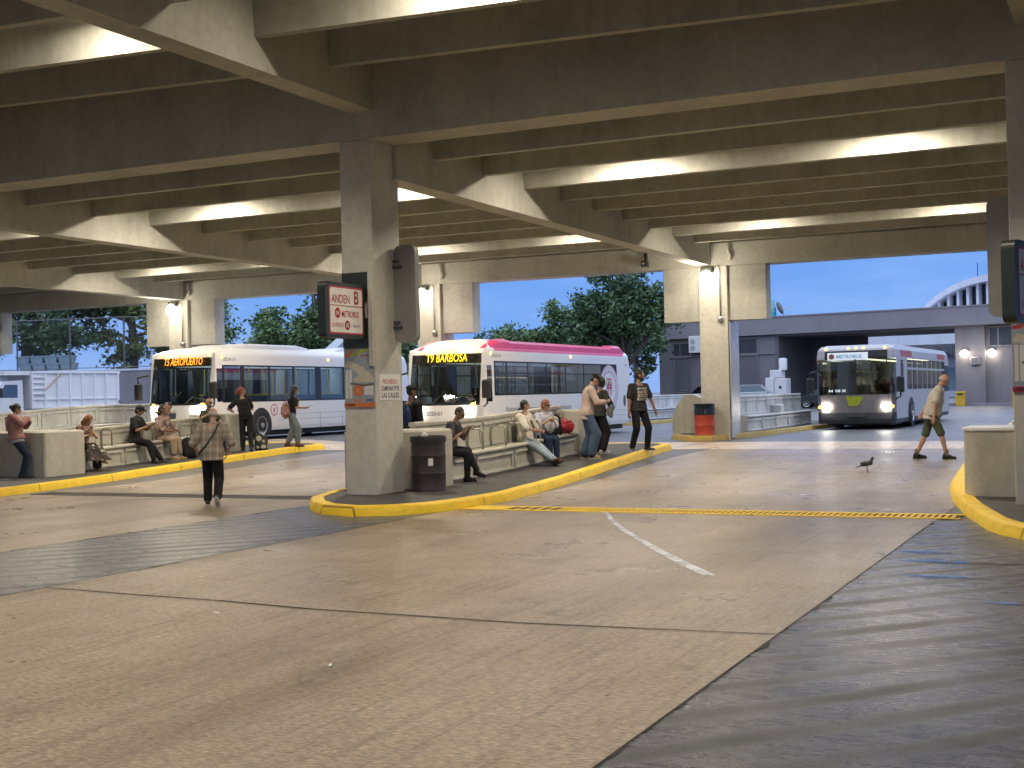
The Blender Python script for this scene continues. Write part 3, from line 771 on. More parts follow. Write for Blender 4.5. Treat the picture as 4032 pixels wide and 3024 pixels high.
def bus(label, loc, rz, S):
    W, L, H = S['W'], S['L'], S['H']; rc = S.get('rc', .3)
    t = thing('city_bus', label, 'bus', loc, rz)
    hw = W / 2
    zs = sorted(S['z']); ins = S['inset']; rk = S['rake']
    def lerp(tab, z):
        for (a, va), (b, vb) in zip(tab, tab[1:]):
            if z <= b: return va + (vb - va) * max(0, (z - a)) / max(b - a, 1e-6)
        return tab[-1][1]
    P = []
    for y in sorted(set([L] + S['ycuts'] + [rc]), reverse=True):
        if y >= rc: P.append((hw, y, 1, 0, 'R', 0))
    NC = 5
    for k in range(1, NC):
        a = -PI/2 * k / NC; P.append((hw - rc + rc*math.cos(a), rc + rc*math.sin(a), math.cos(a), math.sin(a), 'CR', k / NC))
    for x in sorted(set([hw - rc, -(hw - rc)] + S['xcuts']), reverse=True):
        crown = S.get('crown', .0) * (abs(x) / hw) ** 2
        P.append((x, crown, 0, -1, 'F', 1))
    for k in range(1, NC):
        a = -PI/2 - PI/2 * k / NC; P.append((-(hw - rc) + rc*math.cos(a), rc + rc*math.sin(a), math.cos(a), math.sin(a), 'CL', 1 - k / NC))
    for y in sorted(set([L] + S['ycuts'] + [rc])):
        if y >= rc: P.append((-hw, y, -1, 0, 'L', 0))
    n = len(P)
    def pos(i, z, off=0.0):
        x, y, nx, ny, tg, w = P[i % n]; d = lerp(ins, z) - off
        q = lerp(rk, z) * w
        if y >= L - 1e-6: y = L - lerp(S.get('rear', [(0, 0), (4, 0)]), z); ny = 0
        yy = y - ny * d + q
        if z > S.get('zc', 9): yy = max(yy, d + lerp(rk, z))
        return (x - nx * d, yy, z)
    body = MB(); groups = {}
    for j in range(len(zs) - 1):
        z0, z1 = zs[j], zs[j+1]; zc = (z0 + z1) / 2
        for i in range(n):
            a, b = P[i], P[(i+1) % n]
            ta = a[4] if a[4] == b[4] else ('C' + ('R' if 'R' in (a[4] + b[4]) else 'L') if 'C' in (a[4] + b[4]) else a[4])
            if a[4] == 'L' and b[4] == 'R': ta = 'B'
            kind = S['classify'](ta, (a[0] + b[0]) / 2, (a[1] + b[1]) / 2, zc)
            if isinstance(kind, tuple):
                mb, off = groups.setdefault(kind[0], (MB(), kind[2]))[0], kind[2]
                groups[kind[0]] = (mb, off, kind[1], kind[3])
                mb.add([pos(i, z0, off), pos(i+1, z0, off), pos(i+1, z1, off), pos(i, z1, off)], [(3, 2, 1, 0)])
            elif kind is not None:
                body.cur = kind
                body.add([pos(i, z0), pos(i+1, z0), pos(i+1, z1), pos(i, z1)], [(3, 2, 1, 0)])
    body.cur = S.get('roofmi', 0)
    tops = [pos(i, zs[-1]) for i in range(n)]; strips = []
    for i in range((n - 1) // 2):
        q = []
        for v in (i, n - 1 - i, n - 2 - i, i + 1):
            if v not in q: q.append(v)
        if len(q) > 2: strips.append(tuple(q))
    body.add(tops, strips)
    body.cur = 1
    body.add([pos(i, zs[0]) for i in range(n)], [tuple(range(n))])
    ob = body.build('body', S['mats'], t, 28)
    for key in sorted(groups):
        mb, off, nm, mat = groups[key]
        mb.build(nm, mat, t)
    S['pos'] = lambda x, z: lerp(rk, z) + lerp(ins, z)
    # underside, wheels, arches
    mb = MB(); mb.box(-hw + .25, hw - .25, .5, L - .3, .12, zs[0] + .02); mb.build('chassis', M_BLACK, t)
    for wy in S['wheels']:
        for sd in (1, -1):
            mb = MB(); pts = [(.56 * math.cos(a), max(.56 * math.sin(a), -.22)) for a in [R(-25 + 230 * k / 24) for k in range(25)]]
            shape(mb, [(sd * px, pz) for px, pz in pts], (sd * (hw + .004), wy, .47), (0, sd, 0), (0, 0, 1)); mb.build('wheel_arch', M_BLACK, t)
            wheel(t, sd * (hw + .012), wy, .47, sd)
    # interior
    if S.get('interior', True):
        mb = MB(); mb.box(-hw + .12, hw - .12, 1.1, L - .4, .36, .42); mb.box(-hw + .15, hw - .15, L - .9, L - .8, .42, H - .25); mb.build('floor', M_INT, t)
        mb = MB(); mb.box(-hw + .2, hw - .2, .42, .95, .5, 1.02); mb.box(.35, .85, .7, .95, 1.02, 1.22); mb.build('dashboard', M_BLACK, t)
        mb = MB(); mb.lathe([(.21, 0), (.225, .01), (.24, 0), (.225, -.01)], 20, (0, 0, 0)); mb.xf(lambda p: Matrix.Rotation(R(38), 3, 'X') @ p + V((.6, .95, 1.28))); mb.build('steering_wheel', M_BLACK, t)
        for sd in (1, -1):
            mb = MB(); mb.box(sd * .62 - .09, sd * .62 + .09, 1.6, L - 1.2, H - .42, H - .38); mb.build('ceiling_lamp', S.get('strip', M_STRIPL), t)
        for k in range(int((L - 3.2) / 1.0)):
            y = 2.6 + k
            for sd in (1, -1):
                mb = MB(); mb.box(sd * .72 - .38, sd * .72 + .38, y, y + .42, .75, .85); mb.box(sd * .72 - .38, sd * .72 + .38, y + .4, y + .48, .75, 1.42); mb.build('passenger_seat', M_SEAT, t)
            if k % 2 == 0:
                for sd in (1, -1):
                    mb = MB(); mb.tube([(sd * .34, y + .44, 1.42), (sd * .42, y + .44, 1.5), (sd * .42, y + .44, 1.9), (sd * .5, y + .44, H - .42)], .02, 6); mb.tube([(sd * .34, y + .44, 1.45), (sd * 1.08, y + .44, 1.45)], .02, 6); mb.build('grab_rail', S.get('rail', M_YEL), t)
        for sd in (1, -1):
            mb = MB(); mb.tube([(sd * .45, 1.5, H - .55), (sd * .45, L - 1.3, H - .55)], .018, 6); mb.build('ceiling_rail', M_YEL if S.get('yrail', 1) else M_STEEL, t)
        mb = MB(); mb.box(hw - .95, hw - .2, 1.35, 1.45, .4, 1.5); mb.box(hw - .9, hw - .3, 1.1, 1.25, .75, 1.65); mb.build('driver_seat', M_BLACK, t)
        mb = MB(); mb.box(-hw + .2, -.25, 1.35, 1.40, .42, 2.3); mb.build('partition', M_GLD, t)
    # mirrors
    for sd in (1, -1):
        mx = sd * (hw + .17); mz = S.get('mirz', 1.62)
        mb = MB(); mb.bbox(mx - .12, mx + .12, -.16, .02, mz - .27, mz + .25, .04); mr = mb.build('mirror', M_BLACK, t, 40)
        mb = MB(); mb.tube([(mx, -.02, mz - .25), (mx - sd * .02, .0, mz - .42), (sd * (hw - .03), .18, mz - .5)] if sd > 0 else [(mx, -.05, mz + .22), (mx, -.1, mz + .42), (sd * (hw - .1), .12, mz + .5)], .03, 6); mb.build('mirror_arm', M_BLACK, mr)
    return t

def disc(t, name, mat, loc, r, u, rad, sx=1, sy=1, th=.03, n=20):
    mb = MB(); shape(mb, disc_pts(rad, n, sx, sy), loc, r, u, th=th); return mb.build(name, mat, t, 40)

def lfs(label, loc, rz, led, ledmat, num, win, zb, zt, kind):
    W, L, H = 2.56, 12.05, 2.98
    wy = [y for w in win for y in w]
    def cl(tg, x, y, z):
        if tg in ('R', 'L'):
            for k, (a, b) in enumerate(win):
                if a < y < b and zb < z < zt: 
                    if kind == 9 and abs(z - (zb + (zt-zb)*.66)) < .02: return 1
                    if k == len(win) - 1 and kind == 9: return 1
                    return ('win%s%02d' % (tg, k), 'window', -.012, M_GLS if not (k == 0 and kind == 5) else M_GLD)
            if win[0][0] - .12 < y < win[-1][1] + .14 and zb - .05 < z < zt + .05: return 1
            if .34 < y < .66 and 1.25 < z < 2.28: return ('quarter' + tg, 'quarter_window', -.006, M_GLD)
            if z > 2.7 and kind == 9: return 2 if .9 < y < 11.4 else 0
            if z < .30: return 1
            return 0
        if tg == 'B':
            return 1 if 1.5 < z < 2.3 else 0
        if tg == 'F' or tg[0] == 'C':
            wide = tg == 'F' or abs(x) < W/2 - .12
            if wide and 1.22 < z < 2.36: return ('windscreen', 'windscreen', -.004, M_GLW)
            if wide and 1.16 < z < 1.23: return 1
            if wide and 2.36 < z < 2.63: return ('ledface', 'destination_panel', .0, M_LEDP)
            if z < .52 and z > .42: return 1
            if kind == 9 and z > 2.76 and tg[0] == 'C': return 2
            return 0
    S = dict(W=W, L=L, H=H, rc=.34, crown=.09, zc=2.78,
             z=[.30, .42, .52, .8, 1.16, 1.225, 1.25, zb - .05, zb, zb + (zt-zb)*.64, zb + (zt-zb)*.68, zt, zt + .05, 2.28, 2.36, 2.52, 2.63, 2.70, 2.76, 2.84, 2.92, H],
             inset=[(.3, .03), (.45, 0), (1.2, 0), (2.3, .015), (2.68, .03), (2.78, .06), (2.9, .2), (H, .5)],
             rake=[(.3, .06), (.5, 0), (1.1, .03), (1.25, .09), (1.8, .2), (2.36, .34), (2.63, .40), (2.78, .45), (2.92, .62), (H, .85)],
             rear=[(.3, .45), (.75, .1), (1.3, 0), (2.5, .12), (H, .3)],
             ycuts=[.66, .5, 11.4, 11.75] + wy + [w[0] - .1 for w in win[:1]] + [win[-1][1] + .1] + [.85, 2.9],
             xcuts=[.9, .45, 0, -.45, -.9], wheels=[2.55, 8.7], mats=[M_BUSW, M_BAND2, M_MAG], classify=cl, mirz=1.62, rail=M_YEL if kind == 5 else M_RAIL9)
    t = bus(label, loc, rz, S)
    F = dict(r=(1, 0, 0), u=V((0, .26, 1)))
    zc = 2.52; yc = S['pos'](0, zc)
    text(led, 1.34 if kind == 9 else 1.5, .235, ledmat, t, (-.02, yc - .04, zc), **F, name='destination_text', bold=.004)
    for x in (-.95, -.18, 0, .18, .95):
        disc(t, 'marker_lamp', M_AMB, (x, S['pos'](0, 2.70) - .02 + .09 * (x/1.28)**2, 2.70), (1, 0, 0), (0, 0, 1), .035, 1.3, .8)
    text(num, .5, .12, M_GREYTXT, t, (-.28, -.004, .93), (1, 0, 0), (0, 0, 1), bold=.02)
    for sd in (1, -1):
        disc(t, 'headlight', M_HEAD, (sd * .88, .02, 1.0), (1, sd * .25, 0), (0, 0, 1), .155 if kind == 5 else .13, 1.15, .9)
        disc(t, 'turn_signal', M_AMB, (sd * .95, .06, 1.17), (1, sd * .3, 0), (0, 0, 1), .065, 1.2, .9)
        l = light('SPOT', 'headlight_beam', (sd * .88, -.08, 1.0), 260 if kind == 5 else 150, (1, .93, .8), t, spot_size=R(70), spot_blend=.8, shadow_soft_size=.08)
        l.rotation_euler = (R(80), 0, 0)
        mb = MB(); mb.tube([(sd * .28, .02, 1.2), (sd * .55, .1, 1.42), (sd * 1.0 if sd > 0 else sd * .7, .16, 1.3)] if sd > 0 else [(-.35, .02, 1.2), (.05, .15, 1.55)], .016, 6); mb.build('wiper', M_BLACK, t)
    hw = W / 2 + .004
    text(num, .62, .1, M_GREYTXT, t, (hw - .025, 1.0, 2.56), (0, 1, 0), (0, 0, 1))
    for y in (.62, 6.5): disc(t, 'side_marker', M_AMB, (hw - .026, y, 2.62), (0, 1, 0), (0, 0, 1), .04, th=.02)
    mb = MB()
    for z in (.62, .80): mb.box(hw - .006, hw + .001, 3.4, 11.5, z, z + .006)
    for y in (4.4, 5.9, 7.3, 9.8): mb.box(hw - .006, hw + .001, y, y + .006, .32, .8)
    mb.build('panel_seam', M_GREYTXT, t)
    return t, S, hw

w9 = [(.95, 1.51), (1.7, 3.07), (3.16, 4.46), (4.57, 5.94), (6.05, 7.48), (7.6, 9.08), (9.17, 10.56)]
w9[0] = (.9, 1.56)
t9, S9, hw9 = lfs('white city bus with magenta roof edge, destination T9 BARBOSA', (-17.68, 32.5, gz(-17, 33)), 0, 'T9 BARBOSA', M_LEDY, '2020-01', w9, 1.46, 2.36, 9)
text('Autoridad Metropolitana de Autobuses', 4.9, .2, M_GREYTXT, t9, (hw9, 3.95, .98), (0, 1, 0), (0, 0, 1))
F9 = dict(r=(0, 1, 0), u=(0, 0, 1))
for r0, r1 in ((.88, .9), (.6, .63)):
    mb = MB(); ringshape(mb, r0, r1, (hw9, 9.85, 1.55), **F9, sy=.93); mb.build('roundel', M_LOGO, t9)
mb = MB(); ringshape(mb, .64, .87, (hw9 - .001, 9.85, 1.55), **F9, sy=.93); mb.build('roundel_field', M('roundel_pale', (.64, .55, .62), .35, .06), t9)
mb = MB(); shape(mb, disc_pts(.62, 32, 1, .93), (hw9 - .001, 9.85, 1.55), (0, 1, 0), (0, 0, 1)); mb.build('roundel_centre', M_BUSW, t9)
mb = MB()
for s in (1, -1):
    for k in (.1, .24): plate(mb, (hw9 + .002, 9.85 + s * k * .9, 1.55), (0, 1, 0), (0, 0, 1), .055, .62 - k)
    ringshape(mb, .1, .15, (hw9 + .002, 9.85 + s * .12, 1.78), (0, 1, 0), (0, 0, 1), n=20)
plate(mb, (hw9 + .0025, 9.85, 1.58), (0, 1, 0), (0, 0, 1), .5, .06)
mb.build('emblem', M_SIGNR, t9)
mb = MB(); shape(mb, disc_pts(.17, 20, .8, 1.2), (hw9, 11.35, 1.12), (0, 1, 0), (0, 0, 1)); mb.build('emblem', M_GREYTXT, t9)
# roof edge fairings in magenta and white hood
for sd in (1, -1):
    mb = MB(); rs = []
    for y, h, wdt in ((.62, .0, .1), (.85, .10, .16), (1.2, .24, .3), (1.8, .3, .3), (2.2, .24, .24), (10.3, .24, .24), (10.35, .3, .3), (11.3, .3, .3), (11.6, .1, .2)):
        rs.append([(sd * (1.215), y, 2.72), (sd * (1.19), y, 2.76 + h * .75), (sd * (1.17 - wdt * .3), y, 2.78 + h), (sd * (1.15 - wdt), y, 2.78 + h), (sd * (1.1 - wdt), y, 2.72)])
    mb.rings(rs); mb.build('roof_fairing', M_MAG, t9, 35)
mb = MB(); rs = []
for y, z in ((.49, 2.765), (.54, 2.86), (.72, 2.99), (1.05, 3.07), (1.6, 3.1), (2.6, 3.08), (2.9, 2.98)):
    rs.append([(x, y + .10 * x * x, z - .10 * abs(x / 1.0) ** 3) for x in (-1.02, -.8, -.4, 0, .4, .8, 1.02)] + [(1.0, y + .2, 2.6), (-1.0, y + .2, 2.6)])
mb.rings(rs); mb.build('roof_hood', M_BUSW, t9, 40)
disc(t9, 'tail_lamp', M_SIGNR, (hw9 - .03, 11.6, 2.4), (0, 1, 0), (0, 0, 1), .03)

w5 = [(.72, 1.5), (1.72, 2.95), (3.08, 4.3), (4.46, 5.64), (6.02, 7.4), (7.65, 8.9), (9.05, 10.3)]
t5, S5, hw5 = lfs('plain white city bus with roof pod, destination T5 AEROPUERTO', (-26.48, 31.6, .42), 0, 'T5 AEROPUERTO', M_LEDO, '2024-31', w5, 1.27, 2.34, 5)
mb = MB(); rs = []
for y, z, w in ((1.1, 2.88, .8), (1.7, 3.02, .9), (2.3, 3.1, .95), (5.2, 3.1, .95), (5.9, 3.02, .92), (6.05, 2.88, .9)):
    rs.append([(-w, y, 2.8), (-w * .96, y, z - .05), (-w * .85, y, z), (w * .85, y, z), (w * .96, y, z - .05), (w, y, 2.8)])
mb.rings(rs); mb.build('roof_pod', M_BUSW, t5, 35)
mb = MB(); rs = []
for y, z, w in ((7.2, 2.9, .9), (8.0, 3.08, .95), (10.6, 3.08, .95), (11.0, 2.9, .9)):
    rs.append([(-w, y, 2.8), (-w * .96, y, z), (w * .96, y, z), (w, y, 2.8)])
mb.rings(rs); mb.build('roof_pod', M_BUSW, t5, 35)
mb = MB(); ringshape(mb, .15, .2, (hw5, 3.25, .95), (0, 1, 0), (0, 0, 1)); plate(mb, (hw5, 3.25, .95), (0, 1, 0), (0, 0, 1), .09, .14); plate(mb, (hw5, 3.25, .88), (0, 1, 0), (0, 0, 1), .02, .2); mb.build('emblem', M('roundel_rose', (.58, .22, .3), .4), t5)
disc(t5, 'side_marker', M_AMB, (hw5, 2.02, 1.12), (0, 1, 0), (0, 0, 1), .06)

# boxy older bus on the right
def cl2(tg, x, y, z):
    if tg in ('R', 'L'):
        for k in range(8):
            a = 2.25 + k * 1.1
            if a + .04 < y < a + 1.06 and 1.3 < z < 2.38:
                if 1.98 < z < 2.06: return 0
                return ('w%s%d%d' % (tg, k, z > 2), 'window', -.01, M_GLS)
        if 1.0 < y < 1.6 and 1.2 < z < 2.3: return ('wd' + tg, 'driver_window', -.01, M_GLD)
        if z > 2.42 and z < 2.66 and (1.1 < y < 3.4 or 9.2 < y < 11.2): return 3
        if z < .34: return 1
        if y > 10.9 and 1.1 < z < 2.2: return 1
        return 0
    if tg == 'B': return 1 if 1.2 < z < 2.3 else 0
    if 1.16 < z < 2.36: return ('ws', 'windscreen', -.004, M_GLB2)
    if 2.12 < z < 2.64 and abs(x) < 1.05: return ('sg', 'destination_panel', 0, M_LEDP)
    if z < .56: return 1
    if z < 1.16: return 2
    return 0
SB = dict(W=2.62, L=12.2, H=2.84, rc=.2, crown=.04, zc=2.75,
          z=[.2, .34, .56, .85, 1.16, 1.2, 1.3, 1.98, 2.06, 2.2, 2.3, 2.36, 2.42, 2.64, 2.7, 2.8, 2.84],
          inset=[(.2, .02), (2.4, .0), (2.64, .03), (2.8, .12), (2.84, .3)], rake=[(.2, -.06), (.55, -.06), (.56, 0), (1.16, 0), (2.4, .12), (2.7, .16), (2.84, .4)],
          rear=[(.2, .2), (.8, 0), (2.4, 0), (2.84, .2)],
          ycuts=[1.0, 1.1, 1.6, 3.4, 9.2, 10.9, 11.2] + [2.25 + k * 1.1 + d for k in range(8) for d in (.04, 1.06)],
          xcuts=[1.04, .5, 0, -.5, -1.04], wheels=[3.0, 9.2], mats=[M_BUSG, M_BLACK, M_BUSLG, M('brick_red_panel', (.36, .06, .05), .4)], classify=cl2, mirz=1.5, strip=M_STRIPL2, yrail=0, rail=M_SEAT)
tb = bus('older silver city bus with grimy front pulling in with headlights on', (-8.25, 44.0, .26), R(-1), SB)
mb = MB(); yb = SB['pos'](0, 2.45); mb.add([(-.92, yb - .08, 2.32), (.42, yb - .08, 2.32), (.42, yb - .05, 2.58), (-.92, yb - .05, 2.58)], [(0, 1, 2, 3)]); mb.build('route_board', E('route_board', (.75, .85, .95), .55, (.5, .5, .5)), tb)
text('METROBUS', .84, .12, M('pale_blue_print', (.25, .45, .6), .5), tb, (-.2, yb - .085, 2.45), (1, 0, 0), (0, .1, 1), bold=.02)
disc(tb, 'badge', M('rust_badge', (.3, .08, .05), .5), (-.78, yb - .075, 2.45), (1, 0, 0), (0, .1, 1), .09, th=.01)
mb = MB(); mb.box(-.02, .02, .02, .12, 1.18, 2.35); mb.build('windscreen_pillar', M_BLACK, tb)
for x in (-1.0, -.25, 0, .25, .95): disc(tb, 'marker_lamp', M_AMB, (x, SB['pos'](0, 2.72) - .02, 2.72), (1, 0, 0), (0, 0, 1), .045)
for sd in (1, -1):
    disc(tb, 'headlight', M_HEAD, (sd * .98, -.0, .76), (1, 0, 0), (0, 0, 1), .12, 1.2, .9)
    l = light('SPOT', 'headlight_beam', (sd * .98, -.1, .76), 260, (1, .93, .8), tb, spot_size=R(70), spot_blend=.8, shadow_soft_size=.08); l.rotation_euler = (R(78), 0, 0)
    disc(tb, 'turn_signal', M_AMB, (sd * 1.2, .0, .76), (1, 0, 0), (0, 0, 1), .05)
text('N 10 X', .58, .09, E('dash_letters', (.85, .95, 1), .7, (.5, .5, .5)), tb, (-.6, .02, 1.3), (1, 0, 0), (0, .1, 1), bold=.03)
mb = MB(); shape(mb, [(-.28, .16), (.3, .15), (.26, .03), (.12, -.16), (-.18, -.17)], (-.05, -.006, .95), (1, 0, 0), (0, 0, 1)); mb.build('sticker', M('lime_sticker', (.35, .40, .02), .5, .2, 8), tb)
mb = MB(); mb.box(-.32, .32, -.1, -.065, .42, .56); mb.build('number_plate', M_DKST, tb)

# dump truck -------------------------------------------------------------
M_TRW = M('truck_white', (.86, .86, .87), .4, .06, 2, dirt=.15)
tr = thing('dump_truck', 'white dump truck with ribbed steel bed parked beyond the left bench wall', 'dump truck', (-45.95, 40.7, .42), R(-10))
# local: front towards -Y, side +X faces the camera
mb = MB(); mb.prism([(0, .9), (.05, 1.55), (.95, 1.6), (1.3, 2.35), (2.3, 2.4), (2.35, .9)], -1.05, 1.05, Matrix(((0, 0, 1, 0), (1, 0, 0, 0), (0, 1, 0, 0), (0, 0, 0, 1)))); cab = mb.build('cab', M_TRW, tr)
mb = MB(); mb.add([(1.056, 1.12, 1.62), (1.056, 2.05, 1.62), (1.056, 2.05, 2.2), (1.056, 1.42, 2.2)], [(0, 1, 2, 3)]); mb.build('cab_window', M_GLD, cab)
mb = MB(); mb.add([(-.9, .97, 1.66), (.9, .97, 1.66), (.9, 1.29, 2.28), (-.9, 1.29, 2.28)], [(0, 1, 2, 3)]); mb.build('windscreen', M_BLACKG, cab)
mb = MB(); mb.bbox(1.12, 1.3, 1.0, 1.16, 1.65, 2.05, .02); mb.build('mirror', M_BLACK, cab)
mb = MB(); mb.box(1.056, 1.075, 1.9, 2.05, 1.32, 1.38); mb.build('door_handle', M_BLACK, cab)
mb = MB(); mb.box(-1.2, 1.2, 2.6, 7.4, 1.15, 2.78); mb.box(-1.2, 1.2, 1.3, 2.6, 2.62, 2.8); mb.build('bed', M_TRW, tr)
mb = MB()
for i in range(8):
    y = 2.62 + i * .66; mb.box(1.2, 1.27, y, y + .08, 1.2, 2.7)
mb.box(1.2, 1.285, 2.6, 7.4, 2.7, 2.8); mb.box(1.2, 1.275, 2.6, 7.4, 1.12, 1.2); mb.box(1.2, 1.25, 2.6, 7.4, 1.5, 1.55)
mb.build('bed_rib', M_TRW, tr)
mb = MB()
for z in (1.75, 2.0, 2.25, 2.5): mb.box(1.2, 1.3, 2.72, 3.26, z, z + .04)
mb.build('ladder_rung', M_TRW, tr)
mb = MB(); mb.tube([(1.3, 3.3, 1.95), (1.3, 4.2, 2.72)], .025, 6); mb.build('strap', M('orange_strap', (.45, .28, .12), .6), tr)
mb = MB(); mb.box(-1.0, 1.0, .3, 7.3, .75, 1.0); mb.build('chassis', M_BLACK, tr)
for wy in (1.0, 5.3, 6.5):
    for sd in (1, -1): wheel(tr, sd * 1.1, wy, .5, sd)
mb = MB(); mb.box(1.2, 1.3, 7.3, 7.36, 1.3, 1.4); mb.build('hook', M_BLACK, tr)

# cars --------------------------------------------------------------------
def car(name, label, cat, loc, rz, mat, prof, cab, W=1.78, pickup=False, gl=None, wheels=(.85, 3.4)):
    t = thing(name, label, cat, loc, rz)
    MX = Matrix(((0, 0, 1, 0), (1, 0, 0, 0), (0, 1, 0, 0), (0, 0, 0, 1)))
    mb = MB(); rs = []
    for xs in (-1, -.9, .9, 1):
        k = 1 if abs(xs) < .95 else .93
        rs.append([(xs * W / 2, y, .3 + (z - .3) * k) for y, z in prof])
    mb.rings(rs); mb.build('body', mat, t, 35)
    mb = MB(); rs = []
    for xs, k in ((-.92, 0), (-.78, 1), (.78, 1), (.92, 0)):
        rs.append([(xs * W / 2 if z < 1.0 or abs(xs) < .8 else xs * W / 2 * .86, y, z) for y, z in cab])
    mb.rings(rs); g = mb.build('cabin', gl or M_BLACKG, t, 35)
    mb = MB(); zt = max(z for y, z in cab); ys = [y for y, z in cab if z > zt - .05]
    mb.bbox(-W * .38, W * .38, min(ys), max(ys), zt - .01, zt + .04, .02); mb.build('roof', mat, t)
    for wy in wheels:
        for sd in (1, -1): wheel(t, sd * (W / 2 - .0), wy, .33, sd, .2)
    for sd in (1, -1):
        mb = MB(); mb.bbox(sd * W * .38 - .16, sd * W * .38 + .16, -.03, .05, .62, .78, .02); mb.build('headlight', M_STEEL, t)
        mb = MB(); ye = max(y for y, z in prof); mb.bbox(sd * W * .42 - .1, sd * W * .42 + .1, ye - .06, ye + .02, .7, .95, .02); mb.build('tail_lamp', M_SIGNR, t)
    return t
SED = [(0, .35), (0, .7), (.15, .8), (1.1, .95), (4.0, .98), (4.4, .9), (4.45, .4)]
SEDC = [(.95, .94), (1.75, 1.4), (3.1, 1.42), (4.0, .97)]
SUV = [(0, .4), (0, .85), (.2, .98), (1.2, 1.08), (4.4, 1.1), (4.55, .95), (4.55, .45)]
SUVC = [(1.1, 1.07), (1.8, 1.65), (4.0, 1.68), (4.45, 1.09)]
PIC = [(0, .45), (0, .95), (.2, 1.02), (1.4, 1.1), (5.2, 1.12), (5.25, .5)]
PICC = [(1.35, 1.08), (2.1, 1.72), (5.0, 1.75), (5.15, 1.1)]
M_CARW = M('car_white', (.72, .73, .75), .25, .03); M_CARS = M('car_silver', (.42, .43, .45), .25, .05, metal=.4)
M_CARD = M('car_dark', (.03, .032, .038), .25, .05)
M_PALEG = M('sky_tint_glass', (.22, .28, .31), .1, .1)  # sky reflection put into the pane colour as a pale tint
car('pickup_truck', 'white pickup with black canopy and red tail lamp behind the T5 bus', 'pickup truck', (-39.6, 51.9, .5), R(75), M_CARW, PIC, PICC, 1.9, wheels=(.95, 4.2))
car('parked_car', 'silver sedan parked beyond the passage behind the elderly man', 'car', (-22.4, 140.5, .26), R(92), M_CARS, SED, SEDC)
car('parked_car', 'white van-like car half hidden by the rear end of the silver bus', 'car', (-16.5, 128, .26), R(80), M_CARW, SUV, SUVC, gl=M_PALEG)
car('parked_car', 'dark hatchback parked against the grey building left of the rear post', 'car', (-30.2, 92.3, .26), R(-96), M_CARD, SUV, SUVC)
car('parked_car', 'pale green windowed wagon parked by the grey wall right of the rear post', 'car', (-21.6, 90.2, .26), R(96), M_CARS, SUV, SUVC, gl=M_PALEG)
car('parked_car', 'dark sedan parked next to the white cabinets', 'car', (-21.0, 90.0, .26), R(-84), M_CARD, SED, SEDC)
# ---------------------------------------------------------- grey building
M_GB = M('grey_wall', (.205, .19, .205), .8, .1, .5, bump=.15, dirt=.18)
M_GBD = M('grey_door', (.135, .128, .142), .7, .1, 1)
M_GBF = M('grey_fascia', (.255, .24, .258), .8, .08, .4, dirt=.12)
A = V((-33.0, 96.15)); B = V((-6.8, 92.0)); bd = (B - A).normalized()
gb = thing('grey_building', 'low grey building with flat fascia and an open drive-through passage behind the buses', 'building', (A.x, A.y, .26), math.atan2(bd.y, bd.x))
# local: x along the front, y into the building, z up
mb = MB()
mb.box(0, 9.62, 0, 9, -.3, 5.4); mb.box(22.65, 24.6, 0, 9, -.3, 5.4); mb.box(24.6, 40, .5, 9, -.3, 5.4)
mb.box(9.62, 22.65, 0, 9, 5.25, 5.4)
mb.build('wall', M_GB, gb)
mb = MB(); mb.box(-.3, 40.2, -.35, 9.2, 5.4, 6.15); mb.box(-.3, 40.2, -.28, 9.2, 6.15, 6.65); mb.box(-.3, 40.2, -.33, 9.2, 6.65, 6.75); mb.build('fascia', M_GBF, gb)
mb = MB(); mb.box(9.62, 9.9, 0, 9, -.3, 5.25); mb.box(9.9, 14.3, 6.5, 6.8, -.3, 5.25); mb.build('passage_wall', M_GBD, gb)
for x0, x1, z0, z1, n in ((1.3, 2.7, 4.1, 5.0, 'window'), (1.35, 2.65, .3, 3.9, 'door'), (6.0, 8.2, 4.1, 5.15, 'window'), (6.0, 8.2, .3, 3.9, 'door'), (24.85, 26.6, 4.0, 5.2, 'window'), (27.2, 29.0, 4.0, 5.2, 'window')):
    yf = .5 if x0 > 24.7 else 0
    mb = MB()
    for a, b, c, d in ((x0 - .08, x0, z0, z1), (x1, x1 + .08, z0, z1), (x0 - .08, x1 + .08, z1, z1 + .08), (x0 - .12, x1 + .12, z0 - .1, z0)): mb.box(a, b, yf - .09, yf + .02, c, d)
    w = mb.build(n, M_GB, gb)
    mb = MB(); mb.box(x0, x1, yf - .03, yf + .03, z0, z1); mb.build('panel', M_GBD if n == 'door' else M('dim_pane', (.06, .062, .075), .3), w)
    if n == 'window':
        mb = MB(); mb.box(x0 + .5, x0 + .56, yf - .06, yf - .032, z0, z1); mb.box(x0 + .1, x0 + .8, yf - .12, yf - .032, z0 - .05, z0); mb.build('mullion', M_STEEL if x0 > 5 else M_GB, w)
mb = MB(); mb.box(5.9, 9.6, -.12, 0, 3.98, 4.04); mb.box(.9, 4, -.12, 0, 3.98, 4.04); mb.build('ledge', M_GBF, gb)
for k in range(9):
    mb = MB(); mb.box(1.4, 2.5, -.06, -.035, .7 + k * .14, .76 + k * .14); mb.build('vent_slat', M_STEEL, gb) if k < 6 else None
t = thing('air_conditioner', 'white split air conditioner unit on the grey wall left of the rear post', 'air conditioner', tuple(list(A + bd * 3.3 - V((-bd.y, bd.x)) * .3) + [4.55]), math.atan2(bd.y, bd.x))
mb = MB(); mb.bbox(-.5, .5, -.2, .2, 0, 1.25, .03); mb.build('casing', M_WHITE, t)
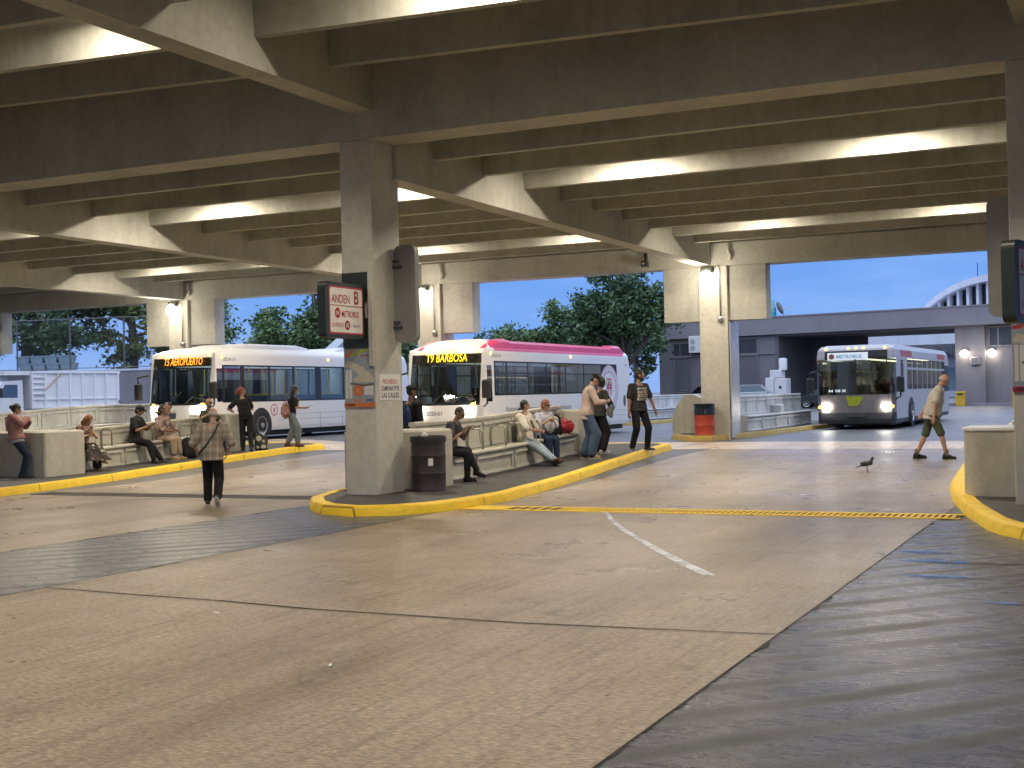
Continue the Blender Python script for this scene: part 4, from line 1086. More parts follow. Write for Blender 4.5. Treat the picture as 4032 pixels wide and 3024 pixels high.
mb = MB(); mb.lathe([(.0, -.21), (.2, -.212), (.22, -.2)], 20, (-.15, 0, .85), 'y'); mb.lathe([(.0, -.21), (.2, -.212), (.22, -.2)], 20, (-.15, 0, .35), 'y'); mb.build('fan_grille', M('fan_grey', (.45, .46, .48), .5), t)
def onb(u, off, z): return tuple(list(A + bd * u + V((-bd.y, bd.x)) * -off) + [z])
RZ = math.atan2(bd.y, bd.x)
for u, lab, off in ((23.35, 'left floodlight of the pair on the grey building pier', 0), (25.0, 'right floodlight of the pair on the grey building', -.5)):
    t = thing('flood_light', lab, 'flood light', onb(u, .32 + off, 3.8), RZ)
    mb = MB(); mb.bbox(-.22, .22, 0, .3, .08, .2, .03); mb.build('housing', M_DKST, t)
    mb = MB(); mb.ell((0, .02, -.06), .3, .14, .26); mb.build('lens', M_LENS, t, True)
    light('POINT', 'lamp_glow', (0, -.9, -.1), 45, (1, .9, .7), t, shadow_soft_size=.2)
t = thing('meter_box', 'small framed box fixed on the pier between the two floodlights', 'meter box', onb(24.0, .12, 3.2), RZ)
mb = MB(); mb.box(-.3, .3, -.1, .12, -.2, .3); mb.build('case', M_STEEL, t); mb = MB(); mb.box(-.24, .24, -.11, -.101, -.14, .24); mb.build('door', M_GBD, t)
M_YBIN = M('yellow_bin', (.62, .38, .02), .5)
for x, y, l in ((-10.1, 90.3, 'yellow plastic bin at the foot of the grey pier'), (-6.1, 84.0, 'yellow bin partly hidden by the right hand column')):
    t = thing('yellow_bin', l, 'bin', (x, y, .26)); t.scale = (.58, .58, .72)
    mb = MB(); mb.bbox(-.5, .5, -.4, .4, 0, 1.15, .06); mb.bbox(-.55, .55, -.45, .45, 1.15, 1.3, .05); mb.build('body', M_YBIN, t)
    mb = MB(); mb.box(-.3, .3, -.47, -.452, 1.0, 1.12); mb.build('slot', M_BLACK, t)
mb = MB(); mb.box(0, 13, -.25, .25, -.1, .16)
tag(mb.build('kerb', M_GBF, None, loc=(-12.6, 91.3, .26), rot=(0, 0, RZ)), None, None, None, 'structure')
# white cabinets and tank
t = thing('white_cabinet', 'stack of white appliance cabinets with a round tank by the dark passage', 'cabinet', onb(10.2, 1.3, .26), RZ)
mb = MB(); mb.bbox(-.65, .0, -.5, .4, 0, 2.2, .03); mb.bbox(.05, .95, -.5, .4, 0, 2.15, .03); mb.bbox(-.3, .55, -.45, .35, 2.2, 2.75, .03); mb.build('cabinet', M_WHITE, t)
mb = MB(); mb.lathe([(.3, 2.75), (.31, 3.5), (.25, 3.6), (.05, 3.62)], 20, (.55, 0, 0)); mb.build('tank', M_WHITE, t, 40)
mb = MB(); mb.lathe([(0, -.52), (.1, -.52), (.12, -.5)], 14, (.5, 0, 1.5), 'y'); mb.box(.15, .45, -.52, -.5, .8, .84); mb.box(.55, .85, -.52, -.5, .8, .84); mb.build('fitting', M_DKST, t)
# roof clutter
t = thing('satellite_dish', 'dark satellite dish on the grey building roof', 'satellite dish', onb(10.1, -.6, 6.95), RZ)
mb = MB(); mb.tube([(0, 0, 0), (0, 0, .5)], .04, 6); mb.tube([(.1, 0, .55), (.75, 0, .8)], .025, 6); mb.build('mount', M_STEEL, t)
mb = MB(); mb.ell((0, 0, .75), .12, .42, .5); mb.xf(lambda p: Matrix.Rotation(R(-22), 3, 'Y') @ p); mb.build('dish', M_DKST, t, True)
t = thing('water_tank', 'pale turquoise tank on the roof beside the satellite dish', 'tank', onb(9.2, -.6, 6.95), RZ)
mb = MB(); mb.lathe([(.3, 0), (.3, .75), (.2, .8), (.18, 1.3), (.02, 1.32)], 16); mb.build('tank', M('turquoise', (.22, .55, .6), .5), t)
mb = MB(); mb.lathe([(.31, .0), (.31, .4)], 16); mb.build('band', M('teal', (.02, .42, .5), .5), t)

# buildings beyond the passage
M_FARW = M('far_white', (.62, .65, .72), .6, .08, .3, dirt=.15)
M_FIN = M('far_dark_glazing', (.03, .05, .055), .3, .2)
t = thing('white_building', 'pale flat roofed building with folded canopy seen through the passage', 'building', (-27, 152, .26), R(-9))
mb = MB(); mb.box(-6, 12, 6, 16, 0, 7.6); mb.box(1.5, 9.5, 5.5, 12, 7.6, 8.6); mb.build('wall', M_FARW, t)
mb = MB()
for k in range(7):
    x = .2 + k * 1.9; mb.add([(x, -1, 5.9), (x + 1.9, -1, 5.9), (x + .95, 5.9, 4.2), (x, 5.9, 5.2), (x + 1.9, 5.9, 5.2), (x, -1, 7.0), (x + 1.9, -1, 7.0), (x, 5.9, 7.0), (x + 1.9, 5.9, 7.0)], [(0, 1, 2), (0, 2, 3), (1, 4, 2), (0, 5, 6, 1), (5, 7, 8, 6)])
mb.build('folded_canopy', M_FARW, t)
for k in range(4):
    mb = MB(); mb.box(2 + k * 2.4, 3.8 + k * 2.4, 5.9, 6.02, .8, 3.4); mb.build('window', M('lit_shop_window', (.25, .35, .4), .2) if k != 1 else E('lit_window', (.7, .9, 1), 1.1), t)
mb = MB(); mb.box(5.2, 7.2, 5.85, 5.97, 3.8, 5.0); mb.box(9.0, 10.5, 5.85, 5.97, 3.2, 5.2); mb.build('red_panel', M('red_facade', (.42, .05, .04), .5), t)
mb = MB(); mb.box(9.6, 15, 5.6, 5.9, 7.9, 9.2); mb.build('glazing', M_FIN, t)
t = thing('wayfinding_sign', 'blue rectangular sign on the pale building above the silver bus', 'sign', (-28.6, 140, 7.4), R(-12))
mb = MB(); mb.box(-1.5, 1.5, -.1, .1, -.75, .75); mb.build('board', M('sign_blue_board', (.03, .09, .32), .5), t)
mb = MB(); mb.box(-1.1, 1.1, -.115, -.101, -.12, .1); mb.box(-.7, .4, -.115, -.101, -.45, -.35); mb.build('lettering_bar', M_WHITE, t)
mb = MB(); mb.box(-1.2, -1.05, -.05, .05, -7.1, -.75); mb.box(1.05, 1.2, -.05, .05, -7.1, -.75); mb.build('pole', M_STEEL, t)
# arched hall with fins
t = thing('arched_hall', 'white barrel-vaulted hall with tall fins rising behind the grey building', 'building', (-13.6, 160, .26), R(-16))
N = 28; rad = 13.0
def arc(r, k): a = PI * k / N; return r * math.cos(a) * .86, 5.0 + (r - rad) + rad * math.sin(a) * .70
mb = MB(); out = []
for k in range(N + 1): 
    x, z = arc(rad, k); out.append((x, z))
for (xa, za), (xb, zb) in zip(out, out[1:]):
    mb.add([(xa, -.6, za), (xb, -.6, zb), (xb, 25, zb), (xa, 25, za), (xa, -.6, za - .75), (xb, -.6, zb - .75), (xa, 25, za - .75), (xb, 25, zb - .75)], [(0, 1, 2, 3), (0, 4, 5, 1), (4, 6, 7, 5)])
mb.box(-11.5, 11.5, 2, 25, 0, 5); mb.build('vault', M_FARW, t)
mb = MB()
for k in range(-8, 9):
    x = k * 1.18; zt = 5.0 + rad * .70 * math.sqrt(max(0, 1 - (x / (rad * .86)) ** 2)) - .6
    if zt > 5: mb.box(x - .15, x + .15, .2, 1.3, 3, zt)
mb.build('fin', M_FARW, t)
mb = MB(); mb.add([(0, 1.5, 3)] + [(x * .97, 1.5, z - .7) for x, z in out], [tuple(range(len(out) + 1))]); mb.build('glazing', M_FIN, t)
mb = MB(); mb.tube([(-2.2, 0, 14), (-2.2, 0, 15.6)], .05, 5); mb.build('aerial', M_DKST, t)

# ------------------------------------------------------ left: wall, fence, yard
M_RET = M('retaining_wall', (.24, .23, .245), .85, .12, .6, bump=.2, dirt=.2)
wall = thing('retaining_wall', 'grey retaining wall behind the white dump truck', 'wall', (-50, 50.5, .3), R(12))
mb = MB(); mb.box(-22, 13, 0, .35, -.5, 3.05); mb.build('wall', M_RET, wall)
mb = MB(); mb.box(-22, 13.1, -.05, .4, 3.05, 3.15); mb.build('coping', M_FARW, wall)
c12, s12 = math.cos(R(12)), math.sin(R(12))
def wl(u, v, z): return (-50 + c12 * u - s12 * v, 50.5 + s12 * u + c12 * v, .3 + z)
mb = MB(); mb.add([wl(-22, .36, 3.0), wl(12.9, .36, 3.0), wl(12.9, 40, 3.1), wl(-60, 40, 3.1), wl(-60, .36, 3.0)], [(0, 1, 2, 3, 4)])
struct('terrain', mb, M('yard_ground', (.10, .105, .09), .9, .3, .4))
fn = thing('chain_link_fence', 'tall chain link fence with thin posts along the top of the grey wall', 'fence', wl(0, .15, 3.15), R(12))
for k in range(9):
    mb = MB(); mb.tube([(-18 + k * 3.1, 0, 0), (-18 + k * 3.1, 0, 2.7)], .045, 6); mb.build('post', M('fence_post', (.12, .125, .12), .5, metal=.5), fn)
mb = MB(); mb.tube([(-20, 0, 2.65), (8, 0, 2.65)], .03, 6); mb.tube([(-20, 0, .1), (8, 0, .1)], .025, 6); mb.build('top_rail', M('fence_rail', (.12, .125, .12), .5), fn)
tm = NT('chain_link_mesh'); co = tm.coord((1, 1, 1), (0, R(45), 0))
ck = tm.new('ShaderNodeTexBrick'); ck.inputs['Scale'].default_value = 9; ck.inputs['Mortar Size'].default_value = .02; ck.offset = 0; ck.inputs['Brick Width'].default_value = 1; ck.inputs['Row Height'].default_value = 1
sp = tm.new('ShaderNodeSeparateXYZ'); cb = tm.new('ShaderNodeCombineXYZ'); tm.link(co, sp.inputs[0]); tm.link(sp.outputs[0], cb.inputs[0]); tm.link(sp.outputs[2], cb.inputs[1]); tm.link(cb.outputs[0], ck.inputs['Vector'])
tm.col((.16, .17, .17)); tm.link(ck.outputs['Fac'], tm.b.inputs['Alpha'])
mb = MB(); mb.add([(-20, 0, .1), (8, 0, .1), (8, 0, 2.65), (-20, 0, 2.65)], [(0, 1, 2, 3)]); mb.build('mesh_panel', tm.m, fn)
M_BIN = M('blue_grey_bin', (.24, .32, .38), .5, .12)
def skip(label, loc, rz):
    t = thing('storage_bin', label, 'bin', loc, rz, 'blue grey bins stacked on the raised yard')
    mb = MB(); mb.rings([[(-.5, -.4, 0), (.5, -.4, 0), (.5, .4, 0), (-.5, .4, 0)], [(-.66, -.5, .62), (.66, -.5, .62), (.66, .5, .62), (-.66, .5, .62)], [(-.62, -.46, .62), (.62, -.46, .62), (.62, .46, .62), (-.62, .46, .62)], [(-.48, -.36, .08), (.48, -.36, .08), (.48, .36, .08), (-.48, .36, .08)]])
    mb.xf(lambda p: p * .6); mb.build('tub', M_BIN, t)
    mb = MB(); mb.box(-.41, .41, -.325, -.302, .33, .385); mb.build('rim', M_BIN, t)
for k, nm in enumerate(('left end', 'left of centre', 'right of centre', 'right end')):
    for r, rn in ((0, 'lower'), (1, 'upper')):
        skip('blue grey tub in the %s row of bins above the truck bed, %s' % (rn, nm), wl(-2.4 + k * .82 - r * .12, .9, 3.2 + r * .385), R(12))
tc = car('parked_car', 'pale car parked up on the raised yard above the grey wall', 'car', wl(11.6, 6, 3.05), R(-30), M_CARW, SUV, SUVC, gl=M_PALEG)

# ------------------------------------------------------------------- trees
def leafmat(name, c0, c1):
    t = NT(name); g = t.new('ShaderNodeNewGeometry')
    k = t.ramp(g.outputs['Random Per Island'], [(0, c0), (.6, tuple((a + b) / 2 for a, b in zip(c0, c1))), (1, c1)])
    k = t.mix(.6, k, t.ramp(t.noise(t.coord(), .55, 3, .6), [(.35, (.45, .48, .5)), (.6, (1.15, 1.12, 1.0))]), 'MULTIPLY')
    t.col(k); t.rough(.55); t.b.inputs['Specular IOR Level'].default_value = .3
    return t.m
M_LEAF = leafmat('leaf_green', (.07, .125, .05), (.22, .33, .14))
M_LEAF2 = leafmat('leaf_dark', (.045, .095, .042), (.155, .25, .115))
M_LEAF3 = leafmat('leaf_olive', (.075, .11, .03), (.20, .25, .085))
M_BARK = M('bark', (.11, .095, .08), .9, .3, 4, bump=.4)
def tree(label, loc, h, clumps, n, leaf=.34, mat=None, trunk=.25, seed=0, gaps=.0, cat='tree', spread=.62):
    rg = random.Random(seed); t = thing('tree', label, cat, loc, 0, None)
    mb = MB(); mb.tube([(0, 0, -.4), (.05, .03, h * .2), (-.08, .05, h * .42), (.05, 0, h * .62), (0, 0, h * .85)], [trunk, trunk * .85, trunk * .7, trunk * .4, trunk * .1], 8)
    for c in clumps:
        z0 = h * rg.uniform(.25, .5); m = V((c[0] * .45, c[1] * .45, (z0 + c[2]) / 2 + .2))
        mb.tube([(0, 0, z0), m, (c[0] * .9, c[1] * .9, c[2])], [trunk * .42, trunk * .28, trunk * .07], 6)
        for q in range(3):
            e = V((c[0] + rg.uniform(-1, 1) * c[3], c[1] + rg.uniform(-1, 1) * c[3], c[2] + rg.uniform(-.2, .9) * c[3] * .8))
            mb.tube([m.lerp(V(c[:3]), .6), e], [trunk * .15, trunk * .04], 5)
    mb.build('trunk', M_BARK, t, True)
    mb = MB(); tot = sum(c[3] ** 2 for c in clumps)
    vs = []; fs = []
    for c in clumps:
        subs = []
        for q in range(max(6, int(14 * c[3]))):
            d = V((rg.gauss(0, 1), rg.gauss(0, 1), rg.gauss(0, 1))).normalized() * c[3] * rg.uniform(.35, 1.08)
            d.z *= .8; subs.append((V(c[:3]) + d, rg.uniform(.28, spread)))
        for q in range(int(n * c[3] ** 2 / tot)):
            s, sr = rg.choice(subs)
            p = s + V((rg.gauss(0, 1), rg.gauss(0, 1), rg.gauss(0, .8))) * sr * .62
            u = V((rg.gauss(0, 1), rg.gauss(0, 1), rg.gauss(0, .6))).normalized(); w = u.orthogonal().normalized()
            w = (Quaternion(u, rg.uniform(0, 6.28)) @ w); L = leaf * rg.uniform(.6, 1.3); o = len(vs)
            vs += [p - u * L * .5, p + w * L * .24, p + u * L * .5 - V((0, 0, L * .1)), p - w * L * .24]; fs.append((o, o + 1, o + 2, o + 3))
    mb.v = [tuple(v) for v in vs]; mb.f = fs; mb.mi = [0] * len(fs)
    mb.build('crown', mat or M_LEAF, t)
    return t
def blob(cx, cz, rx, rz, k, rr, seed, dy=1.0):
    rg = random.Random(seed); out = []
    for i in range(k):
        a = rg.uniform(0, 6.28); q = math.sqrt(rg.random())
        out.append((cx + rx * q * math.cos(a), rg.uniform(-1, 1) * rx * .55 * dy, cz + rz * q * math.sin(a), rr * rg.uniform(.75, 1.25)))
    return out
# big trees on the raised yard (left)
tree('dense dark tree above the blue bins on the far left', (-58.5, 56.5, 3.2), 8, blob(0, 4.6, 4.6, 3.0, 15, 1.45, 1), 11000, .34, M_LEAF2, .35, 1)
tree('broad olive green tree leaning over the dump truck', (-53.5, 60.0, 3.2), 8, blob(0, 4.2, 4.2, 2.9, 13, 1.25, 2), 9000, .32, M_LEAF3, .3, 2)
tree('lighter leafy tree left of the rear post behind the T5 bus', (-51.2, 62.5, 3.2), 7, blob(.3, 3.3, 2.9, 2.4, 14, 1.0, 3), 6400, .3, M_LEAF, .22, 3)
tree('small dark tree low behind the blue bins', (-62.5, 55.5, 3.2), 6, blob(0, 3.0, 4.5, 2.2, 10, 1.3, 31), 6000, .34, M_LEAF2, .25, 31)
# middle trees
tree('thick bushy tree directly above the T5 bus roof', (-52.6, 72.5, .26), 8.4, blob(.3, 5.0, 2.6, 2.4, 11, 1.15, 4), 6200, .36, M_LEAF, .25, 4)
tree('tall open crowned tree above the white roof pod', (-50.0, 74.0, .26), 11.5, blob(.2, 6.2, 2.0, 3.2, 12, 1.0, 5), 5600, .36, M_LEAF, .25, 5)
tree('sparse tree with thin foliage left of the ANDEN sign', (-47.4, 73.0, .26), 8.4, blob(0, 4.0, 1.9, 2.2, 9, .85, 6), 3000, .34, M_LEAF2, .22, 6)
tree('nearly bare branching tree against the sky left of the ANDEN sign', (-49.2, 78.0, .26), 11, blob(.4, 8.6, 2.4, 2.2, 12, 1.1, 7), 420, .3, M_LEAF2, .2, 7)
tree('low dark tree behind the poster column', (-43.2, 72.0, .3), 6.5, blob(0, 4.0, 1.8, 1.9, 7, 1.0, 8), 3000, .36, M_LEAF2, .2, 8)
# right group behind the T9 bus
tree('large rounded dark green tree filling the gap left of the rear post', (-29.3, 78.5, .26), 10.5, blob(.2, 6.3, 3.6, 3.3, 18, 1.3, 9), 12500, .36, M_LEAF2, .35, 9)
tree('broad tree spreading low behind the magenta bus roof', (-33.0, 82.0, .26), 8.5, blob(.2, 5.0, 3.0, 2.2, 12, 1.2, 10), 7600, .36, M_LEAF2, .3, 10)
tree('lower tree with a pointed top behind the T9 bus', (-36.6, 83.0, .26), 8.2, blob(0, 4.4, 2.4, 1.9, 9, 1.0, 11) + [(.1, 0, 6.9, .55), (.15, 0, 7.6, .35)], 5600, .34, M_LEAF, .25, 11)
tree('short tree just right of the wall panel behind the T9 bus', (-39.8, 82.5, .26), 7, blob(0, 4.1, 2.0, 1.6, 8, .95, 12), 4200, .34, M_LEAF, .25, 12)
tree('tree hanging beside the grey building wall', (-33.8, 93.0, .26), 9, blob(.0, 6.0, 1.6, 3.0, 9, 1.0, 13), 5000, .36, M_LEAF2, .25, 13)
tree('distant hedge-like tree closing the view behind the buses', (-45.5, 95.0, .26), 7.5, blob(0, 4.0, 5, 2.0, 12, 1.5, 14), 6000, .42, M_LEAF2, .3, 14)
# small palm behind the column
t = thing('palm', 'small palm with drooping fronds showing between the column and the T9 bus', 'palm', (-25.4, 46.2, .3))
mb = MB(); mb.tube([(0, 0, -.1), (.05, 0, 1.2), (0, 0, 2.5)], [.14, .1, .08], 8); mb.build('trunk', M_BARK, t, True)
mb = MB(); rg = random.Random(3)
for k in range(17):
    a = 2 * PI * k / 17 + rg.uniform(-.2, .2); e = rg.uniform(.1, 1.2); prev = V((0, 0, 2.5)); L = rg.uniform(.9, 1.4)
    for j in range(9):
        s = j / 8; el = e - 1.7 * s
        nx = prev + V((math.cos(a) * math.cos(el), math.sin(a) * math.cos(el), math.sin(el))) * L / 8
        sd = V((-math.sin(a), math.cos(a), 0))
        for q in (1, -1):
            w = .26 * (1 - s * .6); mb.add([prev, nx, nx + sd * q * w + V((0, 0, -.12)), prev + sd * q * w * .95 + V((0, 0, -.14))], [(0, 1, 2, 3)])
        prev = nx
mb.build('crown', leafmat('palm_leaf', (.04, .06, .025), (.10, .12, .06)), t)
# ------------------------------------------------------------------- people
def skin(name, c): return M(name, c, .5, .08, 6)
SK_L = skin('skin_light', (.42, .25, .17)); SK_M = skin('skin_tan', (.30, .165, .105)); SK_D = skin('skin_brown', (.17, .09, .055))
def cloth(name, c, var=.15, sc=5): return M(name, c, .85, max(var, .2), sc, bump=.9, bscale=11, spec=.2)
HAIR_B = M('hair_black', (.012, .010, .009), .45, .3, 20); HAIR_A = M('hair_auburn', (.20, .085, .03), .45, .3, 20)
HAIR_O = M('hair_orange', (.17, .04, .022), .5, .3, 20); HAIR_G = M('hair_grey', (.42, .40, .38), .6, .15, 20); HAIR_R = M('hair_ginger', (.22, .08, .035), .5, .3, 20); HAIR_S = M('hair_dark_grey', (.05, .045, .04), .6, .3, 20)
EYE = M('eye_dark', (.02, .015, .012), .2); LIP = M('lip', (.25, .08, .07), .5); DENIM = cloth('denim_blue', (.065, .10, .16), .3, 4); DENIM_L = cloth('denim_pale', (.30, .36, .42), .2, 4); DENIM_D = cloth('denim_dark', (.025, .04, .075), .3, 4)
BLK = cloth('black_cloth', (.014, .014, .016)); CHAR = cloth('charcoal_cloth', (.035, .035, .036))
SHOE_K = M('shoe_black', (.015, .015, .016), .5); SHOE_W = M('shoe_white', (.5, .49, .46), .6); SHOE_B = M('shoe_brown', (.10, .05, .03), .5); SHOE_R = M('shoe_maroon', (.11, .015, .02), .5); SHOE_T = M('shoe_tan', (.36, .25, .13), .6)

def remesh(mb, name, mat, parent, vox, sm_it=3):
    me = bpy.data.meshes.new(name); me.from_pydata(mb.v, [], mb.f)
    o = bpy.data.objects.new(name, me); COL.objects.link(o)
    m = o.modifiers.new('r', 'REMESH'); m.mode = 'VOXEL'; m.voxel_size = vox
    s = o.modifiers.new('s', 'SMOOTH'); s.factor = .5; s.iterations = sm_it
    dg = bpy.context.evaluated_depsgraph_get()
    n = bpy.data.meshes.new_from_object(o.evaluated_get(dg))
    o.modifiers.clear(); o.data = n; bpy.data.meshes.remove(me); n.name = name
    n.materials.clear(); n.materials.append(mat)
    n.polygons.foreach_set('use_smooth', [True] * len(n.polygons))
    o.parent = parent
    return o

def ik(a, c, l1, l2, hint):
    a = V(a); c = V(c); d = c - a; L = min(d.length, (l1 + l2) * .998); d.normalize()
    x = (l1*l1 - l2*l2 + L*L) / (2*L); h = math.sqrt(max(l1*l1 - x*x, 0))
    p = V(hint) - d * V(hint).dot(d); p.normalize()
    return a + d * x + p * h, a + d * L

def person(label, loc, a, H, skinm, **k):
    s = H / 1.75; g = k.get
    t = thing('person', label, 'person', loc, R(a), g('group'))
    female = g('female', False); bw = g('bw', 1.0); belly = g('belly', 1.0)
    hp = g('hp', .93); Pv = V((g('px', 0), g('py', 0), hp))
    ln = R(g('lean', 2)); sd = R(g('side', 0)); tw = R(g('twist', 0))
    sp = V((math.sin(sd), math.sin(ln) * math.cos(sd), math.cos(ln) * math.cos(sd))).normalized()
    X = V((math.cos(tw), math.sin(tw), 0)); Y = sp.cross(X).normalized(); X = Y.cross(sp).normalized()
    X0 = V((1, 0, 0)); Y0 = V((0, 1, 0))
    hunch = g('hunch', .03)
    Nk = Pv + sp * .53 + Y * hunch
    ht = R(g('turn', 0)); hn = R(g('nod', 5)); hl = R(g('tilt', 0))
    hf = V((-math.sin(ht), math.cos(ht), 0)); hr = V((math.cos(ht), math.sin(ht), 0))
    up = (V((0, 0, 1)) * math.cos(hn) + hf * math.sin(hn)).normalized(); hf2 = (hf * math.cos(hn) - V((0, 0, 1)) * math.sin(hn)).normalized()
    up = (up * math.cos(hl) + hr * math.sin(hl)).normalized(); hr2 = hf2.cross(up).normalized()
    HM = Matrix((hr2, hf2, up)).transposed()
    Hc = Nk + sp * .045 + up * .125 + hf2 * .018
    sh = .178 * (.92 if female else 1.0) * (.5 + .5 * bw)
    shl = {q: Pv + sp * .455 + Y * (hunch * .8) + X * q * sh - V((0, 0, .0)) for q in (1, -1)}
    hipj = {q: Pv + X0 * q * .088 - V((0, 0, .03)) for q in (1, -1)}
    hd = {1: V(g('hr', (.24, .06, .80))), -1: V(g('hl', (-.24, .06, .80)))}
    eh = {1: V(g('er', (.5, -.8, -.2))), -1: V(g('el', (-.5, -.8, -.2)))}
    el, wr = {}, {}
    for q in (1, -1): el[q], wr[q] = ik(shl[q], hd[q], .285, .255, eh[q])
    ft = {1: V(g('fr', (.10, .02, .085))), -1: V(g('fl', (-.10, -.02, .085)))}
    kh = {1: V(g('kr', (.08, 1, .15))), -1: V(g('kl', (-.08, 1, .15)))}
    kn, an = {}, {}
    for q in (1, -1): kn[q], an[q] = ik(hipj[q], ft[q], .435, .425, kh[q])
    toe = {1: R(g('tr', -8)), -1: R(g('tl', 8))}; pit = {1: R(g('pr', 0)), -1: R(g('pl', 0))}
    fdir = {q: V((-math.sin(toe[q]) * math.cos(pit[q]), math.cos(toe[q]) * math.cos(pit[q]), -math.sin(pit[q]))) for q in (1, -1)}
    def S(mb): return mb.xf(lambda p: p * s)
    def ring(c, w, d, n=18):
        return [c + X * w * math.cos(2*PI*i/n) + Y * d * math.sin(2*PI*i/n) for i in range(n)]
    wf = .97 if female else 1.0
    TOR = [(-.10, .125, .095), (-.04, .165, .118), (.03, .168 if not female else .175, .12), (.14, .142 * wf, .105), (.24, .148 * wf, .112), (.35, .165 * wf, .122 if not female else .13), (.43, .155 * wf, .11), (.475, .115, .085), (.52, .065, .06)]
    def torso(mb, add, z0=-.2, z1=.6, dscale=1.0):
        rs = []
        for h, w, d in TOR:
            if z0 <= h <= z1:
                b = belly if h < .3 else 1.0
                off = Y * (hunch * max(0, h / .53)) + Y * ((d * (b - 1)) * .6)
                rs.append(ring(Pv + sp * h + off, w * bw + add, (d * b * bw + add) * dscale))
        mb.rings(rs)
    # --- body, one continuous surface
    mb = MB(); torso(mb, 0)
    mb.cap(Nk - sp * .04, Hc - up * .05, .054, .05)
    E3 = lambda c, rx, ry, rz, n=16, m=10: mb.ell(Hc + HM @ V(c), rx, ry, rz, n, m, HM)
    E3((0, -.005, .025), .076, .094, .093); E3((0, .022, -.045), .058, .066, .066); E3((0, .05, -.085), .026, .024, .022)
    mb.cap(Hc + HM @ V((0, .085, .012)), Hc + HM @ V((0, .108, -.026)), .010, .017); E3((0, .082, -.058), .026, .016, .011, 10, 6); E3((0, .078, .03), .05, .02, .012, 10, 6)
    for q in (1, -1):
        E3((q * .078, -.005, -.01), .012, .022, .034, 10, 6)
        mb.cap(shl[q] - X * q * .05, shl[q], .075, .058); mb.cap(shl[q], el[q], .056, .042); mb.cap(el[q], wr[q], .043, .027)
        # hand: palm, four unequal bent fingers and a side thumb
        f = (wr[q] - el[q]).normalized(); pn = V(g('pnr' if q > 0 else 'pnl', (-q, 0, 0))); pn = (pn - f * pn.dot(f)); pn = pn.normalized() if pn.length > .05 else f.orthogonal().normalized()
        ac = f.cross(pn).normalized(); cu = g('curl', .5)
        if ac.dot(Y0) < 0 and g('pnr') is None: ac = -ac
        pc = wr[q] + f * .05
        for w in (-.026, -.009, .009, .026): mb.cap(wr[q] + ac * w * .6, wr[q] + f * .088 + ac * w, .017, .0125, 8)
        for w, L in ((-.03, .058), (-.01, .07), (.0105, .076), (.0305, .068)):
            b0 = wr[q] + f * .09 + ac * w; d1 = (f * math.cos(cu) + pn * math.sin(cu)); d2 = (f * math.cos(cu * 2.1) + pn * math.sin(cu * 2.1))
            b1 = b0 + d1 * L * .5; b2 = b1 + d2 * L * .5
            mb.cap(b0, b1, .0095, .009, 7); mb.cap(b1, b2, .009, .0075, 7)
        t0 = wr[q] + f * .03 + ac * .026; t1 = t0 + (ac * .75 + f * .55 + pn * .35).normalized() * .042; mb.cap(t0, t1, .0125, .011, 7); mb.cap(t1, t1 + (f * .85 + pn * .5).normalized() * .034, .011, .009, 7)
        mb.cap(hipj[q], kn[q], .084 * bw, .055); mb.cap(kn[q], kn[q].lerp(an[q], .35), .054, .058); mb.cap(kn[q].lerp(an[q], .3), an[q], .056, .036)
        mb.cap(an[q] - fdir[q] * .03 - V((0, 0, .03)), an[q] + fdir[q] * .13 - V((0, 0, .055)), .036, .026)
    remesh(S(mb), 'body', skinm, t, .0095 * s, 2)
    # --- face details
    if g('face', True):
        for q in (1, -1):
            mb = MB(); mb.ell(Hc + HM @ V((q * .031, .079, .006)), .012, .008, .007, 8, 5, HM); S(mb).build('eye', EYE, t, True)
            mb = MB(); mb.ell(Hc + HM @ V((q * .031, .083, .028)), .018, .007, .004, 8, 4, HM); S(mb).build('eyebrow', g('hairm', HAIR_B), t, True)
        mb = MB(); mb.ell(Hc + HM @ V((0, .094, -.058)), .021, .008, .006, 8, 4, HM); S(mb).build('mouth', LIP, t, True)
    # --- clothes
    top = g('top')
    if top:
        m, sleeve, hem = top; mb = MB(); add = g('tadd', .016)
        torso(mb, add, hem, .5); r0 = (Pv + sp * hem)
        hh = [w for w in TOR if w[0] >= hem][0]
        flare = g('flare', .02); b = belly
        mb.rings([ring(Pv + sp * (hem - .035), hh[1] * bw + add + flare, hh[2] * b * bw + add + flare * .8), ring(Pv + sp * (hh[0] + .02), hh[1] * bw + add + flare * .5, hh[2] * b * bw + add + flare * .4)])
        for q in (1, -1):
            mb.cap(shl[q] - X * q * .06, shl[q], .078 + add * .4, .062 + add)
            if sleeve == 'short': mb.cap(shl[q], shl[q].lerp(el[q], .72), .058 + add, .052 + add * 1.4)
            elif sleeve == 'long': mb.cap(shl[q], el[q], .058 + add, .047 + add); mb.cap(el[q], el[q].lerp(wr[q], .93), .048 + add, .032 + add)
            elif sleeve == 'elbow': mb.cap(shl[q], el[q].lerp(wr[q], .12), .058 + add, .048 + add * 1.3)
        if g('collar', False): mb.rings([ring(Nk - sp * .035, .082, .075), ring(Nk + sp * .02 + Y * .0, .075, .068)])
        if g('hood', False): mb.ell(Nk - Y * .075 - sp * .01, .11, .07, .075)
        remesh(S(mb), g('topname', 'shirt'), m, t, .0125 * s)
    bot = g('bottom')
